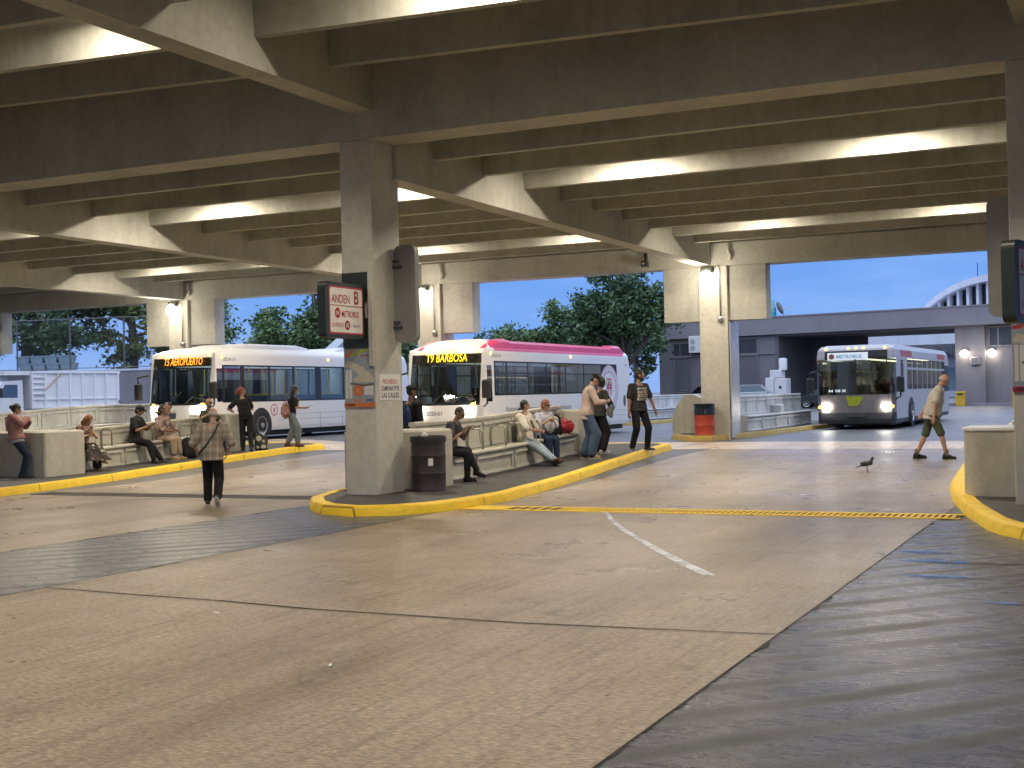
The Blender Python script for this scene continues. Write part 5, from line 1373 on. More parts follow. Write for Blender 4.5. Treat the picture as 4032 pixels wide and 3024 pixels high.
    if bot:
        m, kind = bot; mb = MB(); add = .013
        if kind == 'skirt':
            kk = (kn[1] + kn[-1]) / 2
            mb.rings([ring(Pv + sp * .14, .15 * bw, .115 * bw), ring(Pv + sp * .0, .19 * bw, .15), ring(Pv - V((0, 0, .06)) + Y0 * .06, .2, .17)])
            aa = (an[1] + an[-1]) / 2
            for q in (1, -1): mb.cap(hipj[q], kn[q], .115, .105); mb.cap(kn[q], kn[q].lerp(an[q], .86), .1, .12)
            mb.rings([[kk + V((x * .2, y * .13, .07)) for x, y in disc_pts(1, 18)], [kk.lerp(aa, .5) + V((x * .28, y * .22, .0)) for x, y in disc_pts(1, 18)], [kk.lerp(aa, .82) + V((x * .34, y * .28, .0)) for x, y in disc_pts(1, 18)]])
        else:
            torso(mb, add * .8, -.12, .13)
            lw = g('legw', 1.0); end = {'long': .93, 'crop': .78}.get(kind, None)
            for q in (1, -1):
                mb.cap(hipj[q] + V((0, 0, .02)), hipj[q], .1 * bw, .1 * bw)
                if end is None: mb.cap(hipj[q], hipj[q].lerp(kn[q], .93), .098 * bw, .086 * bw)
                else:
                    mb.cap(hipj[q], kn[q], .09 * bw + add, .062 * lw + add); mb.cap(kn[q], kn[q].lerp(an[q], end), .062 * lw + add, .048 * lw + add)
        remesh(S(mb), {'skirt': 'skirt', 'short': 'shorts'}.get(kind, 'trousers'), m, t, .0125 * s)
    shm = g('shoes', SHOE_K)
    for q in (1, -1):
        mb = MB(); d = fdir[q]; b = an[q] - V((0, 0, .0)); dn = V((0, 0, -1)) if abs(pit[q]) < .1 else (V((0, 0, -1)) + d * d.z).normalized()
        mb.cap(b + dn * .035 - d * .035, b + dn * .035 + d * .05, .047, .046); mb.cap(b + dn * .05 + d * .05, b + dn * .055 + d * .155, .046, .034)
        mb.cap(b - d * .02, b + dn * .03 - d * .02, .046, .05)
        o = remesh(S(mb), 'shoe', shm, t, .011 * s, 2)
        mb = MB(); sdv = d.cross(dn).normalized()
        mb.rings([[b + dn * z + d * (.055 + .14 * math.cos(2*PI*i/16)) + sdv * .05 * math.sin(2*PI*i/16) for i in range(16)] for z in (.066, .088)])
        S(mb).build('sole', g('sole', SHOE_K), o)
        if g('socks'):
            mb = MB(); mb.cap(b + V((0, 0, .07)), b - V((0, 0, .01)), .047, .045); S(mb).build('sock', g('socks'), t, True)
    # --- hair and headwear
    hm = g('hairm', HAIR_B); hs = g('hair', 'short')
    def HV(c): return Hc + HM @ V(c)
    mb = MB()
    if hs == 'short': mb.ell(HV((0, -.017, .034)), .083, .098, .094, 16, 10, HM); mb.ell(HV((0, -.045, -.02)), .074, .06, .07, 14, 8, HM)
    elif hs == 'buzz': mb.ell(HV((0, -.015, .032)), .080, .096, .090, 16, 10, HM); mb.ell(HV((0, -.04, -.01)), .073, .058, .06, 14, 8, HM)
    elif hs == 'fringe': mb.ell(HV((0, -.035, .0)), .079, .072, .055, 16, 10, HM)
    elif hs == 'full': mb.ell(HV((0, -.02, .036)), .094, .106, .102, 16, 10, HM); mb.ell(HV((0, -.05, -.03)), .09, .068, .085, 14, 8, HM)
    elif hs == 'long':
        mb.ell(HV((0, -.018, .034)), .09, .102, .098, 16, 10, HM); L = g('hairlen', .36)
        mb.rings([[HV((0, -.03, 0)) + HM @ V((.09*math.cos(i*PI/7), .075*math.sin(i*PI/7) - .01, .02)) for i in range(14)], [HV((0, -.03, -.12)) - V((0, 0, 0)) + X * .1*math.cos(i*PI/7) + Y * (.06*math.sin(i*PI/7) - .045) for i in range(14)],
                  [Hc - V((0, 0, L * .75)) - Y * .1 + X * .11*math.cos(i*PI/7) + Y * .045*math.sin(i*PI/7) for i in range(14)], [Hc - V((0, 0, L)) - Y * .1 + X * .075*math.cos(i*PI/7) + Y * .025*math.sin(i*PI/7) for i in range(14)]])
        for q in (1, -1): mb.cap(HV((q * .08, .0, .03)), HV((q * .085, .01, -.14)), .026, .024)
    elif hs == 'bun': mb.ell(HV((0, -.018, .034)), .086, .1, .094, 16, 10, HM); mb.ell(HV((0, -.05, -.02)), .078, .06, .07, 14, 8, HM); mb.ell(HV((0, -.125, .0)), .05, .05, .05, 12, 8, HM)
    elif hs == 'wild':
        rg = random.Random(4)
        for q in range(26):
            d = V((rg.gauss(0, 1), rg.gauss(-.4, 1), rg.gauss(.3, .8))).normalized(); mb.ell(HV((d.x * .09, d.y * .1 - .03, d.z * .1 + .02)), .05, .05, .05, 8, 6)
        mb.ell(HV((0, -.03, .03)), .1, .1, .1, 16, 10, HM)
    if mb.v: remesh(S(mb), 'hair', hm, t, .012 * s, 2)
    if g('beard'):
        mb = MB(); mb.ell(HV((0, .045, -.088)), .056, .058, .05, 14, 8, HM); mb.ell(HV((0, .015, -.06)), .07, .06, .05, 14, 8, HM); remesh(S(mb), 'beard', g('beard'), t, .012 * s, 2)
    cap = g('cap')
    if cap:
        mb = MB(); rs = []
        for k2 in range(7):
            q = k2 / 6 * PI / 2; rs.append([HV((0, -.012, .048)) + HM @ V((.094*math.cos(q)*math.cos(2*PI*i/18), .11*math.cos(q)*math.sin(2*PI*i/18), .078*math.sin(q) + .0)) for i in range(18)])
        mb.rings(rs)
        if g('brim', 'cap') == 'cap':
            mb.rings([[HV((0, .07, .05)) + HM @ V((.08*math.cos(2*PI*i/18), (.10 if math.sin(2*PI*i/18) > 0 else .03)*math.sin(2*PI*i/18), zz - .02*(math.sin(2*PI*i/18) > 0))) for i in range(18)] for zz in (0, .012)])
        else:
            mb.rings([[HV((0, -.01, .045)) + HM @ V((.15*math.cos(2*PI*i/18), .16*math.sin(2*PI*i/18), zz - .02)) for i in range(18)] for zz in (0, .012)])
        S(mb).build('cap', cap, t, 40)
    if g('glasses'):
        mb = MB()
        for q in (1, -1):
            mb.ell(HV((q * .033, .094, .006)), .027, .006, .019, 12, 6, HM); mb.tube([HV((q * .058, .09, .012)), HV((q * .08, .0, .012))], .004, 5)
        mb.tube([HV((-.012, .1, .01)), HV((.012, .1, .01))], .004, 5); S(mb).build('glasses', g('glasses'), t, True)
    t['_'] = 0; del t['_']
    info = dict(t=t, s=s, wr=wr, el=el, Pv=Pv, sp=sp, X=X, Y=Y, Nk=Nk, Hc=Hc, HM=HM, shl=shl, an=an, kn=kn, rot=Matrix.Rotation(R(a), 4, 'Z'), loc=V(loc))
    info['W'] = lambda p: V(loc) + Matrix.Rotation(R(a), 3, 'Z') @ (V(p) * s)
    return info

def strap(I, pts, mat, r=.018, name='bag_strap'):
    mb = MB(); mb.tube([V(p) * I['s'] for p in pts], r, 6); return mb.build(name, mat, I['t'], True)

def phone(I, label, both=False, q=1, tilt=35, mat=None):
    w = I['wr']; h = (w[1] + w[-1]) / 2 if both else w[q]
    f = (w[q] - I['el'][q]).normalized()
    p = I['W'](h + f * .1 + V((0, 0, .025)))
    t = thing('phone', label, 'phone', tuple(p), I['rot'].to_euler().z)
    mb = MB(); mb.box(-.038, .038, -.08, .08, -.005, .005); mb.xf(lambda v: Matrix.Rotation(R(tilt), 3, 'X') @ v); mb.build('case', M_BLACKG, t)
    mb = MB(); mb.add([(-.034, -.075, .0056), (.034, -.075, .0056), (.034, .075, .0056), (-.034, .075, .0056)], [(0, 1, 2, 3)]); mb.xf(lambda v: Matrix.Rotation(R(tilt), 3, 'X') @ v); mb.build('screen', mat or E('phone_screen', (.7, .8, 1), .6), t)
    return t

def backpack(label, loc, rz, mat, w=.32, h=.46, d=.2, tilt=0, name='backpack', strapm=None):
    t = thing(name, label, 'bag', loc, rz); t.rotation_euler = (R(tilt), 0, rz)
    mb = MB(); mb.rings([[(x * w/2 * f, y * d/2 * f2, z) for x, y in rrect(2, 2, .6)] for z, f, f2 in ((0, .82, .85), (.02, .98, 1), (h * .55, 1, 1), (h * .85, .9, .8), (h * .97, .6, .5), (h, .3, .3))])
    mb.build('bag', mat, t, 60)
    mb = MB(); mb.rings([[(x * w/2 * .8 * f, -d/2 - .045 * f * (y < 0) - (.0), h * .1 + z) if False else (x * w * .38 * f, -d/2 + y * .05 * f, z) for x, y in rrect(2, 2, .6)] for z, f in ((h * .08, .7), (h * .1, 1), (h * .42, 1), (h * .47, .7))]); mb.build('pocket', mat, t, 60)
    mb = MB()
    for q in (1, -1): mb.tube([(q * w * .25, d/2 - .02, h * .9), (q * w * .3, d/2 + .07, h * .7), (q * w * .32, d/2 + .06, h * .3), (q * w * .38, d/2 - .02, h * .05)], .016, 6)
    mb.tube([(-.05, 0, h - .01), (-.03, 0, h + .06), (.03, 0, h + .06), (.05, 0, h - .01)], .01, 6)
    mb.build('strap', strapm or mat, t, True); return t

ISL = lambda x, y: gz(x, y) + KH - .008
def plaid(name):
    t = NT(name); tc = t.new('ShaderNodeTexCoord'); sp = t.new('ShaderNodeSeparateXYZ'); t.link(tc.outputs['Object'], sp.inputs[0])
    k = (.43, .365, .29)
    def band(axis, per, lo, hi, ph=0):
        m = t.math('FRACT', t.math('ADD', t.math('MULTIPLY', sp.outputs[axis], 1 / per), ph)); return t.ramp(m, [(lo, (0,) * 3), (lo + .04, (1,) * 3), (hi, (1,) * 3), (hi + .04, (0,) * 3)])
    vx = band('X', .105, .15, .5); hz = band('Z', .115, .15, .5); fx = band('X', .105, .62, .68); fzz = band('Z', .115, .62, .68)
    c = t.mix(t.math('MULTIPLY', vx, .5), k, (.16, .125, .10)); c = t.mix(t.math('MULTIPLY', hz, .42), c, (.18, .14, .11)); c = t.mix(t.math('MULTIPLY', fx, .8), c, (.05, .035, .03)); c = t.mix(t.math('MULTIPLY', fzz, .45), c, (.08, .06, .05))
    c = t.mix(.4, c, t.ramp(t.noise(t.coord(), 7, 3), [(.3, (.6,) * 3), (.7, (1.15,) * 3)]), 'MULTIPLY')
    t.col(c); t.rough(.9); t.bump(t.noise(t.coord(), 12, 3, .6), .5, .02); return t.m
def patt(name, base, c1, c2, sc, thr=.5):
    t = NT(name); n = t.new('ShaderNodeTexVoronoi'); n.inputs['Scale'].default_value = sc; t.link(t.coord(), n.inputs['Vector'])
    f = t.ramp(n.outputs['Distance'], [(thr - .16, (1,) * 3), (thr - .08, (0,) * 3)]); g2 = t.ramp(t.noise(t.coord(), sc * .6, 3), [(.45, (0,) * 3), (.55, (1,) * 3)])
    c = t.mix(g2, base, c2); c = t.mix(f, c, c1); t.col(c); t.rough(.85); t.bump(t.noise(t.coord((1, 1, .2)), 14, 3), .5, .02); return t.m

# 1 plaid man walking away in the left bay
I = person('person in beige plaid shirt and black trousers walking away across the left bay', (-13.46, 16.9, .006), 30, 1.6, SK_L, bw=1.12, lean=4, hunch=.06, nod=22, turn=-8,
           fl=(-.11, .12, .085), fr=(.12, -.26, .16), pr=50, kr=(0, 1, 0), hl=(-.25, .12, .92), hr=(.25, .14, .92), el=(-1, -.5, 0), er=(1, -.5, 0),
           top=(plaid('plaid_flannel'), 'elbow', -.1), tadd=.035, flare=.045, collar=True, bottom=(BLK, 'long'), legw=1.35, shoes=SHOE_K, sole=SHOE_W, hair='fringe', hairm=HAIR_G, face=True)
strap(I, [I['shl'][1] + V((-.03, .07, .085)), I['shl'][1] + V((-.06, -.04, .09)), I['Pv'] + V((.06, -.19, .34)), I['Pv'] + V((-.06, -.2, .16)), I['Pv'] + V((-.21, -.13, .0)), I['Pv'] + V((-.24, .02, -.06))], SHOE_K, .016)
# 2 elderly man walking right
I = person('elderly person in pale shirt and green shorts walking right with head bowed', (-3.58, 27.0, gz(-3.6, 27) + .006), -80, 1.74, SK_L, bw=1.04, belly=1.25, lean=7, hunch=.09, nod=38,
           fl=(-.1, -.3, .085), fr=(.1, .26, .085), kl=(0, 1, .2), hr=(.27, .02, .80), hl=(-.25, -.17, .92), el=(-.7, -.9, .0), er=(.4, -.9, 0),
           top=(cloth('pale_shirt', (.47, .45, .41), .1, 9), 'short', -.1), tadd=.022, flare=.03, collar=True, bottom=(cloth('olive_shorts', (.075, .10, .06), .15, 4), 'short'), shoes=SHOE_K, socks=cloth('grey_sock', (.16, .15, .14)), hair='fringe', hairm=HAIR_G)
# 3 bearded man
shirt = CHAR
I = person('bearded person in charcoal T-shirt with white block lettering standing with empty hands', (-9.9, 27.35, ISL(-9.9, 27.35)), -125, 1.82, SK_M, bw=1.06, lean=-2, turn=52, nod=7,
           fl=(-.17, .05, .085), fr=(.17, -.03, .085), tl=25, tr=-25, hr=(.29, .04, .80), hl=(-.36, .12, .84), el=(-.9, -.5, 0), er=(.7, -.7, 0),
           top=(shirt, 'short', -.04), tadd=.02, bottom=(BLK, 'long'), legw=1.15, shoes=SHOE_K, sole=SHOE_W, hair='short', beard=HAIR_B, glasses=M_STEEL)
sc_ = I['s']
for k2, w in enumerate(('SALSA', 'PLENA', 'BOMBA', 'RUMBA')):
    z = 1.335 - k2 * .072; yy = .172 + (-.012 if k2 == 0 else 0.006 * (k2 == 2) - .012 * (k2 == 3)); c = V((-.0, yy + .02, z)) * sc_
    mb = MB(); B2 = basis((-1, 0, 0), (0, 0, 1)); mb.add([c + V((x * .125 * sc_, -.10 * x * x * sc_ * .35, zz * .029 * sc_)) for zz in (-1, 1) for x in (1, .5, 0, -.5, -1)], [(0, 1, 6, 5), (1, 2, 7, 6), (2, 3, 8, 7), (3, 4, 9, 8)]); mb.build('shirt_print', M('print_white', (.55, .53, .47), .8), I['t'])
    text(w, .21 * sc_, .045 * sc_, CHAR, I['t'], c + V((0, .004, 0)), (-1, 0, 0), (0, 0, 1), bold=.02)
# 4 man in pink shirt with phone
I = person('person in black cap, pale pink shirt and wide jeans looking at a phone', (-10.42, 25.55, ISL(-10.4, 25.5)), -58, 1.84, SK_L, lean=3, hunch=.06, nod=38, fl=(-.1, -.06, .085), fr=(.1, .06, .085),
           hr=(.1, .36, 1.14), hl=(-.06, .38, 1.12), er=(.8, -.4, -.6), el=(-.8, -.4, -.6), pnr=(-.4, -.2, .9), pnl=(.4, -.2, .9),
           top=(cloth('pink_shirt', (.46, .36, .31), .1), 'long', -.1), tadd=.024, flare=.035, collar=True, bottom=(DENIM, 'long'), legw=1.75, shoes=SHOE_T, sole=SHOE_W, hair='buzz', cap=BLK, glasses=M_STEEL)
phone(I, 'phone held by the man in the pink shirt', True)
# 5 woman in black behind him
I = person('person in dark jacket and black trousers standing close behind the man in the pink shirt', (-10.62, 26.75, ISL(-10.6, 26.7)), -28, 1.68, SK_M, female=True, nod=14, turn=18, hr=(.26, .2, 1.05), er=(.8, -.5, -.3), hl=(-.1, .25, 1.0),
           top=(cloth('olive_black_jacket', (.032, .034, .028), .3), 'long', -.04), tadd=.03, bottom=(BLK, 'long'), legw=1.5, shoes=SHOE_W, sole=SHOE_W, hair='wild', curl=.7)
mb = MB(); mb.box(-.07, .07, -.03, .03, -.17, .17); t = thing('folded_bag', 'grey folded bag hanging from the arm of the woman in black', 'bag', tuple(I['W']((.3, .1, 1.0))), R(-28)); t.rotation_euler = (R(20), R(35), R(-28))
mb.build('bag', cloth('grey_bag', (.27, .30, .32)), t)
mb = MB(); mb.tube([(-.05, 0, .17), (-.03, 0, .27), (.03, 0, .27), (.05, 0, .17)], .01, 5); mb.build('strap', CHAR, t, True)
# 6 seated man with phone and crossed legs
I = person('person in dark T-shirt and glasses sitting crosslegged at the near end of the middle bench', (-11.2, 20.72, ISL(-11.2, 20.7)), -82, 1.74, SK_M, hp=.595, lean=10, hunch=.08, nod=34, py=-.0,
           fr=(.1, .42, .085), fl=(.12, .62, .2), kl=(.1, .6, 1), kr=(.05, .6, 1), tl=-10, pl=10, hr=(.12, .36, .90), hl=(-.06, .40, .91), er=(.6, -.3, -.9), el=(-.6, -.3, -.9), pnr=(-.4, -.1, .9), pnl=(.4, -.1, .9),
           top=(cloth('dark_grey_tee', (.05, .05, .056), .35, 7), 'short', -.05), bottom=(cloth('near_black_leggings', (.02, .021, .027)), 'long'), shoes=SHOE_K, hair='buzz', hairm=HAIR_S, glasses=EYE)
phone(I, 'phone held by the man seated on the middle bench', True, tilt=25)
# 7 cream blouse woman
I = person('person in loose cream top and pale jeans sitting with legs stretched out', (-11.2, 24.1, ISL(-11.2, 24.1)), -98, 1.66, SK_L, female=True, bw=1.12, hp=.595, lean=-6, hunch=.04, turn=42, nod=4,
           fl=(-.05, .72, .10), fr=(.10, .78, .12), pl=-22, pr=-25, kl=(0, .6, 1), kr=(0, .6, 1), hr=(.16, .38, .76), hl=(-.2, .3, .74),
           top=(cloth('cream_blouse', (.60, .55, .48), .08), 'elbow', -.1), tadd=.034, flare=.06, bottom=(DENIM_L, 'long'), legw=1.35, shoes=SHOE_B, sole=SHOE_K, hair='short')
strap(I, [I['shl'][1] + V((-.05, -.07, .06)), I['shl'][1] + V((-.06, .03, .10)), I['Pv'] + V((.0, .175, .36)), I['Pv'] + V((-.14, .17, .15))], SHOE_K, .014)
# 8 older woman in lavender
I = person('older person with short ginger hair and lavender shirt eating on the middle bench', (-11.2, 24.95, ISL(-11.2, 24.95)), -122, 1.62, SK_L, female=True, bw=1.1, hp=.595, lean=6, hunch=.06, nod=10, turn=22, fr=(.09, .44, .085), fl=(-.09, .46, .085), kl=(0, .6, 1), kr=(0, .6, 1),
           hr=(.08, .36, .92), hl=(-.06, .36, .93), er=(.7, -.2, -.8), el=(-.7, -.2, -.8), pnr=(-1, 0, .2), pnl=(1, 0, .2),
           top=(cloth('lavender_shirt', (.42, .43, .52), .08), 'elbow', -.05), collar=True, tadd=.022, bottom=(DENIM_D, 'long'), legw=1.2, hair='full', hairm=HAIR_R, glasses=EYE)
t = thing('snack', 'wrapped snack in the hands of the ginger haired woman', 'food', tuple(I['W']((0, .45, .97)))); mb = MB(); mb.ell((0, 0, 0), .04, .04, .06, 10, 6); mb.build('snack', SHOE_T, t, True)
def sack(name, label, loc, mat, r=(.16, .13, .17), seed=1, cat='bag'):
    rg = random.Random(seed); t = thing(name, label, cat, loc); mb = MB(); mb.ell((0, 0, r[2] * .92), r[0], r[1], r[2], 18, 11); mb.xf(lambda p: p * (1 + .16 * math.sin(p.x * 41 + p.z * 23 + seed) * math.cos(p.y * 37 + p.z * 19)))
    mb.build('bag', mat, t, 25); mb = MB(); mb.tube([(-r[0] * .4, 0, r[2] * 1.75), (-r[0] * .25, 0, r[2] * 2.3), (r[0] * .25, 0, r[2] * 2.3), (r[0] * .4, 0, r[2] * 1.75)], .012, 6); mb.build('handle', mat, t, True); return t
PLAST = M('plastic_white', (.55, .56, .57), .3, .15, 8)
sack('plastic_bag', 'white plastic bag on the knees of the ginger haired woman', (-10.98, 24.86, ISL(-11, 25) + .6), PLAST, (.11, .1, .14), 2)
SEATZ = .492
backpack('black backpack standing on the middle bench seat beside the red bag', (-11.2, 25.62, ISL(-11.2, 25.6) + SEATZ), R(65), BLK, .3, .46, .2)
sack('red_bag', 'bright red soft bag lying on the middle bench seat', (-11.2, 26.12, ISL(-11.2, 26.1) + SEATZ), M('red_bag', (.34, .02, .03), .35, .2, 6), (.24, .2, .15), 3)
sack('plastic_bag', 'white plastic bag resting on the near end block of the middle bench', (-12.0, 19.75, ISL(-12, 19.7) + 1.0), PLAST, (.2, .17, .13), 5)
# 9 man in black cap behind the column
I = person('person in black cap and black jacket with a blue bag standing behind the middle column', (-12.72, 22.0, gz(-12.7, 22) + .006), -8, 1.9, SK_D, lean=2, nod=8, turn=-38, hl=(-.26, .05, .85), hr=(.28, .0, .82),
           top=(BLK, 'long', -.1), tadd=.035, bottom=(cloth('grey_trousers', (.06, .055, .05)), 'long'), hair='buzz', cap=BLK)
sack('blue_bag', 'dark blue bag slung at the back of the man in the black cap', tuple(I['W']((.1, -.28, .98))), cloth('navy_bag', (.02, .035, .10)), (.17, .12, .22), 6)
# 10 pink hoodie
I = person('person in dusty pink hoodie and dark jeans leaning on the left bench end', (-21.45, 20.52, ISL(-21.4, 20.5)), -42, 1.64, SK_M, female=True, bw=1.18, lean=-10, side=-9, hunch=.05, nod=24, turn=4, px=-.02, py=-.08, hp=.9, fl=(-.1, .02, .085), fr=(.1, .1, .085),
           hr=(.1, .16, 1.36), hl=(-.02, .2, 1.28), er=(1, .3, -.6), el=(-.8, .3, -.6), top=(cloth('pink_hoodie', (.30, .16, .15), .12, 4), 'long', .0), topname='hoodie', tadd=.042, flare=.03, hood=True, bottom=(cloth('dark_jeans', (.022, .035, .06), .25), 'long'), shoes=SHOE_K, sole=SHOE_K, hair='bun')
mb = MB(); rs = [[I['Pv'] + I['sp'] * h + I['X'] * (w * math.cos(2*PI*i/18)) + I['Y'] * (d * math.sin(2*PI*i/18)) for i in range(18)] for h, w, d in ((-.1, .215, .165), (-.02, .225, .17), (.06, .21, .16))]
mb.rings(rs); mb.xf(lambda p: p * I['s']); mb.build('undershirt', cloth('pale_tee', (.42, .45, .5), .08), I['t'], True)
t = thing('paper_bag', 'tan paper bag standing on the end block behind the pink hoodie', 'bag', (-22.35, 21.2, ISL(-22.3, 21.2) + .98), R(20)); mb = MB(); mb.rings([[(-.14, -.09, 0), (.14, -.09, 0), (.14, .09, 0), (-.14, .09, 0)], [(-.15, -.1, .33), (.15, -.1, .3), (.15, .1, .34), (-.15, .1, .31)]]); mb.build('bag', M('kraft', (.34, .25, .14), .8), t)
# 11 floral skirt
FLOR = patt('floral_skirt', (.022, .017, .014), (.42, .38, .32), (.07, .05, .04), 9, .42); FLOR2 = patt('floral_top', (.10, .05, .04), (.45, .4, .3), (.2, .1, .08), 16, .4)
I = person('person with long auburn hair and floral skirt sitting crosslegged on the left bench', (-21.6, 22.45, ISL(-21.6, 22.4)), -92, 1.66, SK_L, female=True, bw=1.1, hp=.595, lean=10, hunch=.07, nod=42, fl=(-.06, .46, .085), fr=(-.0, .74, .30), kr=(0, .6, 1), kl=(0, .6, 1), pr=15,
           hr=(.1, .34, .86), hl=(-.08, .34, .87), er=(.9, -.3, -.6), el=(-.9, -.3, -.6), pnr=(-.4, 0, .9), pnl=(.4, 0, .9), top=(FLOR2, 'none', -.02), bottom=(FLOR, 'skirt'), shoes=SHOE_T, sole=SHOE_T, hair='long', hairm=HAIR_A, hairlen=.3)
# 12 black cap seated
I = person('person all in black with a black cap sitting on the left bench', (-21.6, 24.2, ISL(-21.6, 24.2)), -76, 1.76, SK_M, hp=.595, lean=4, hunch=.06, nod=24, fr=(.1, .56, .085), fl=(-.06, .66, .085), kl=(0, .6, 1), kr=(0, .6, 1), hr=(.1, .4, .88), hl=(-.04, .42, .89), er=(.6, -.3, -.9), el=(-.6, -.3, -.9), pnr=(-.4, 0, .9), pnl=(.4, 0, .9),
           top=(cloth('black_polo', (.02, .02, .021), .3), 'short', -.05), collar=True, bottom=(BLK, 'long'), legw=1.15, hair='full', cap=BLK)
phone(I, 'phone held by the man in the black cap on the left bench', True, tilt=20)
# 13 patterned blouse
I = person('person in patterned mauve blouse and tan trousers sitting on the left bench', (-21.6, 25.2, ISL(-21.6, 25.2)), -88, 1.68, SK_D, female=True, bw=1.14, hp=.595, lean=0, nod=-4, fr=(.1, .46, .085), fl=(-.1, .5, .085), kl=(0, .6, 1), kr=(0, .6, 1), hr=(.14, .36, .74), hl=(-.1, .4, .74),
           top=(patt('mauve_pattern', (.24, .17, .14), (.4, .32, .27), (.13, .08, .075), 7, .5), 'elbow', -.1), tadd=.03, flare=.04, bottom=(cloth('tan_trousers', (.33, .25, .175), .1), 'crop'), legw=1.3, shoes=SHOE_T, sole=SHOE_T, hair='bun')
backpack('black backpack standing on the pavement in front of the patterned blouse woman', (-21.02, 25.5, ISL(-21, 25.5)), R(60), BLK, .36, .52, .24)
# 14 dark T-shirt raising a hand
I = person('person in dark blue T-shirt raising a hand to the face', (-22.3, 26.35, ISL(-22.3, 26.3)), 166, 1.66, SK_M, female=True, hp=.62, lean=0, nod=4, fr=(.12, .42, .085), fl=(-.12, .42, .085), kl=(0, .6, 1), kr=(0, .6, 1), hr=(.06, .2, 1.2), er=(1, .2, -.1), hl=(-.16, .34, .78), pnr=(0, -1, 0),
           top=(cloth('navy_tee', (.035, .045, .06), .15), 'short', -.05), bottom=(BLK, 'long'), hair='buzz')
mb = MB()
for q in (1, -1): mb.ell(I['Hc'] + I['HM'] @ V((q * .035, .07, .105)), .024, .012, .018, 10, 6, I['HM'])
mb.xf(lambda p: p * I['s']); mb.build('sunglasses', M_RIM, I['t'], True)
# 15 sunglasses man
I = person('person with shaved head, sunglasses and khaki shirt holding up a paper', (-21.62, 26.98, ISL(-21.6, 27)), -104, 1.76, SK_M, bw=1.06, hp=.595, lean=2, turn=2, nod=4, fr=(.12, .5, .085), fl=(-.1, .56, .085), kl=(0, .6, 1), kr=(0, .6, 1), hr=(.16, .36, 1.04), hl=(-.2, .42, .7), er=(.8, -.2, -.6), pnr=(-1, 0, 0),
           top=(cloth('khaki_shirt', (.055, .055, .045), .15), 'short', -.05), collar=True, bottom=(BLK, 'long'), shoes=SHOE_K, sole=SHOE_W, hair='none', beard=HAIR_S, glasses=EYE)
t = thing('paper_sheet', 'white paper held up by the man in sunglasses', 'paper', tuple(I['W']((.12, .45, 1.08))), R(-60)); mb = MB(); mb.box(-.08, .08, -.002, .002, -.06, .07); mb.build('sheet', M_WHITE, t)
# 16 orange hair
I = person('person with orange red hair and black overalls leaning on a bench end', (-20.98, 27.75, ISL(-21, 27.7)), 40, 1.74, SK_M, female=True, hp=.9, py=-.06, side=-9, lean=14, hunch=.03, turn=-75, nod=-10, fl=(-.09, -.22, .085), fr=(.12, -.34, .085), kl=(0, 1, .2), kr=(0, 1, .2), hr=(.0, .36, 1.1), hl=(-.36, .26, 1.06), er=(.8, -.2, -.8), el=(-.8, -.4, -.6),
           top=(BLK, 'short', .2), bottom=(BLK, 'long'), legw=1.15, shoes=SHOE_K, sole=SHOE_K, hair='bun', hairm=HAIR_O)
mb = MB(); mb.rings([[I['Pv'] + I['sp'] * h + I['X'] * (w * math.cos(2*PI*i/18)) + I['Y'] * (d * math.sin(2*PI*i/18)) for i in range(18)] for h, w, d in ((-.02, .19, .14), (.12, .165, .125), (.3, .15, .122))]); mb.xf(lambda p: p * I['s']); mb.build('overalls', BLK, I['t'], True)
for q in (1, -1): strap(I, [I['Pv'] + I['sp'] * .28 - I['Y'] * .12 + I['X'] * q * .08, I['Pv'] + I['sp'] * .42 - I['Y'] * .1 + I['X'] * q * .09, I['Pv'] + I['sp'] * .485 + I['X'] * q * .1], BLK, .02, 'overall_strap')
backpack('black and pale bag on the pavement beside the woman in overalls', (-20.72, 28.05, ISL(-20.7, 28)), R(40), patt('black_white_bag', (.02, .02, .02), (.45, .42, .38), (.03, .03, .03), 5, .5), .34, .42, .22, strapm=SHOE_T)
# 17 woman with phone
I = person('person with long dark hair and grey jeans standing before the T5 bus', (-20.62, 29.3, ISL(-20.6, 29.3)), -56, 1.68, SK_M, female=True, lean=3, nod=16, fl=(-.08, -.14, .085), fr=(.08, .16, .085), hr=(.12, .38, 1.10), hl=(-.02, .2, 1.3), er=(.4, -.4, -.9), el=(-.6, .1, -.9), pnr=(-.4, 0, .9),
           top=(BLK, 'short', .04), bottom=(cloth('grey_jeans', (.16, .19, .20), .15), 'crop'), legw=1.5, shoes=SHOE_R, sole=SHOE_K, hair='long', hairlen=.46)
phone(I, 'phone held out by the woman with long dark hair', False, 1)
t = sack('shoulder_bag', 'dusty pink patterned shoulder bag at the hip of the woman with long dark hair', tuple(I['W']((.16, -.16, .82))), patt('pink_weave', (.36, .17, .15), (.5, .36, .32), (.2, .09, .08), 14, .45), (.13, .1, .2), 9)
strap(I, [(.17, -.16, 1.15), (.15, -.12, 1.38), (.12, .06, 1.36), (.15, -.1, 1.15)], SHOE_B, .012)

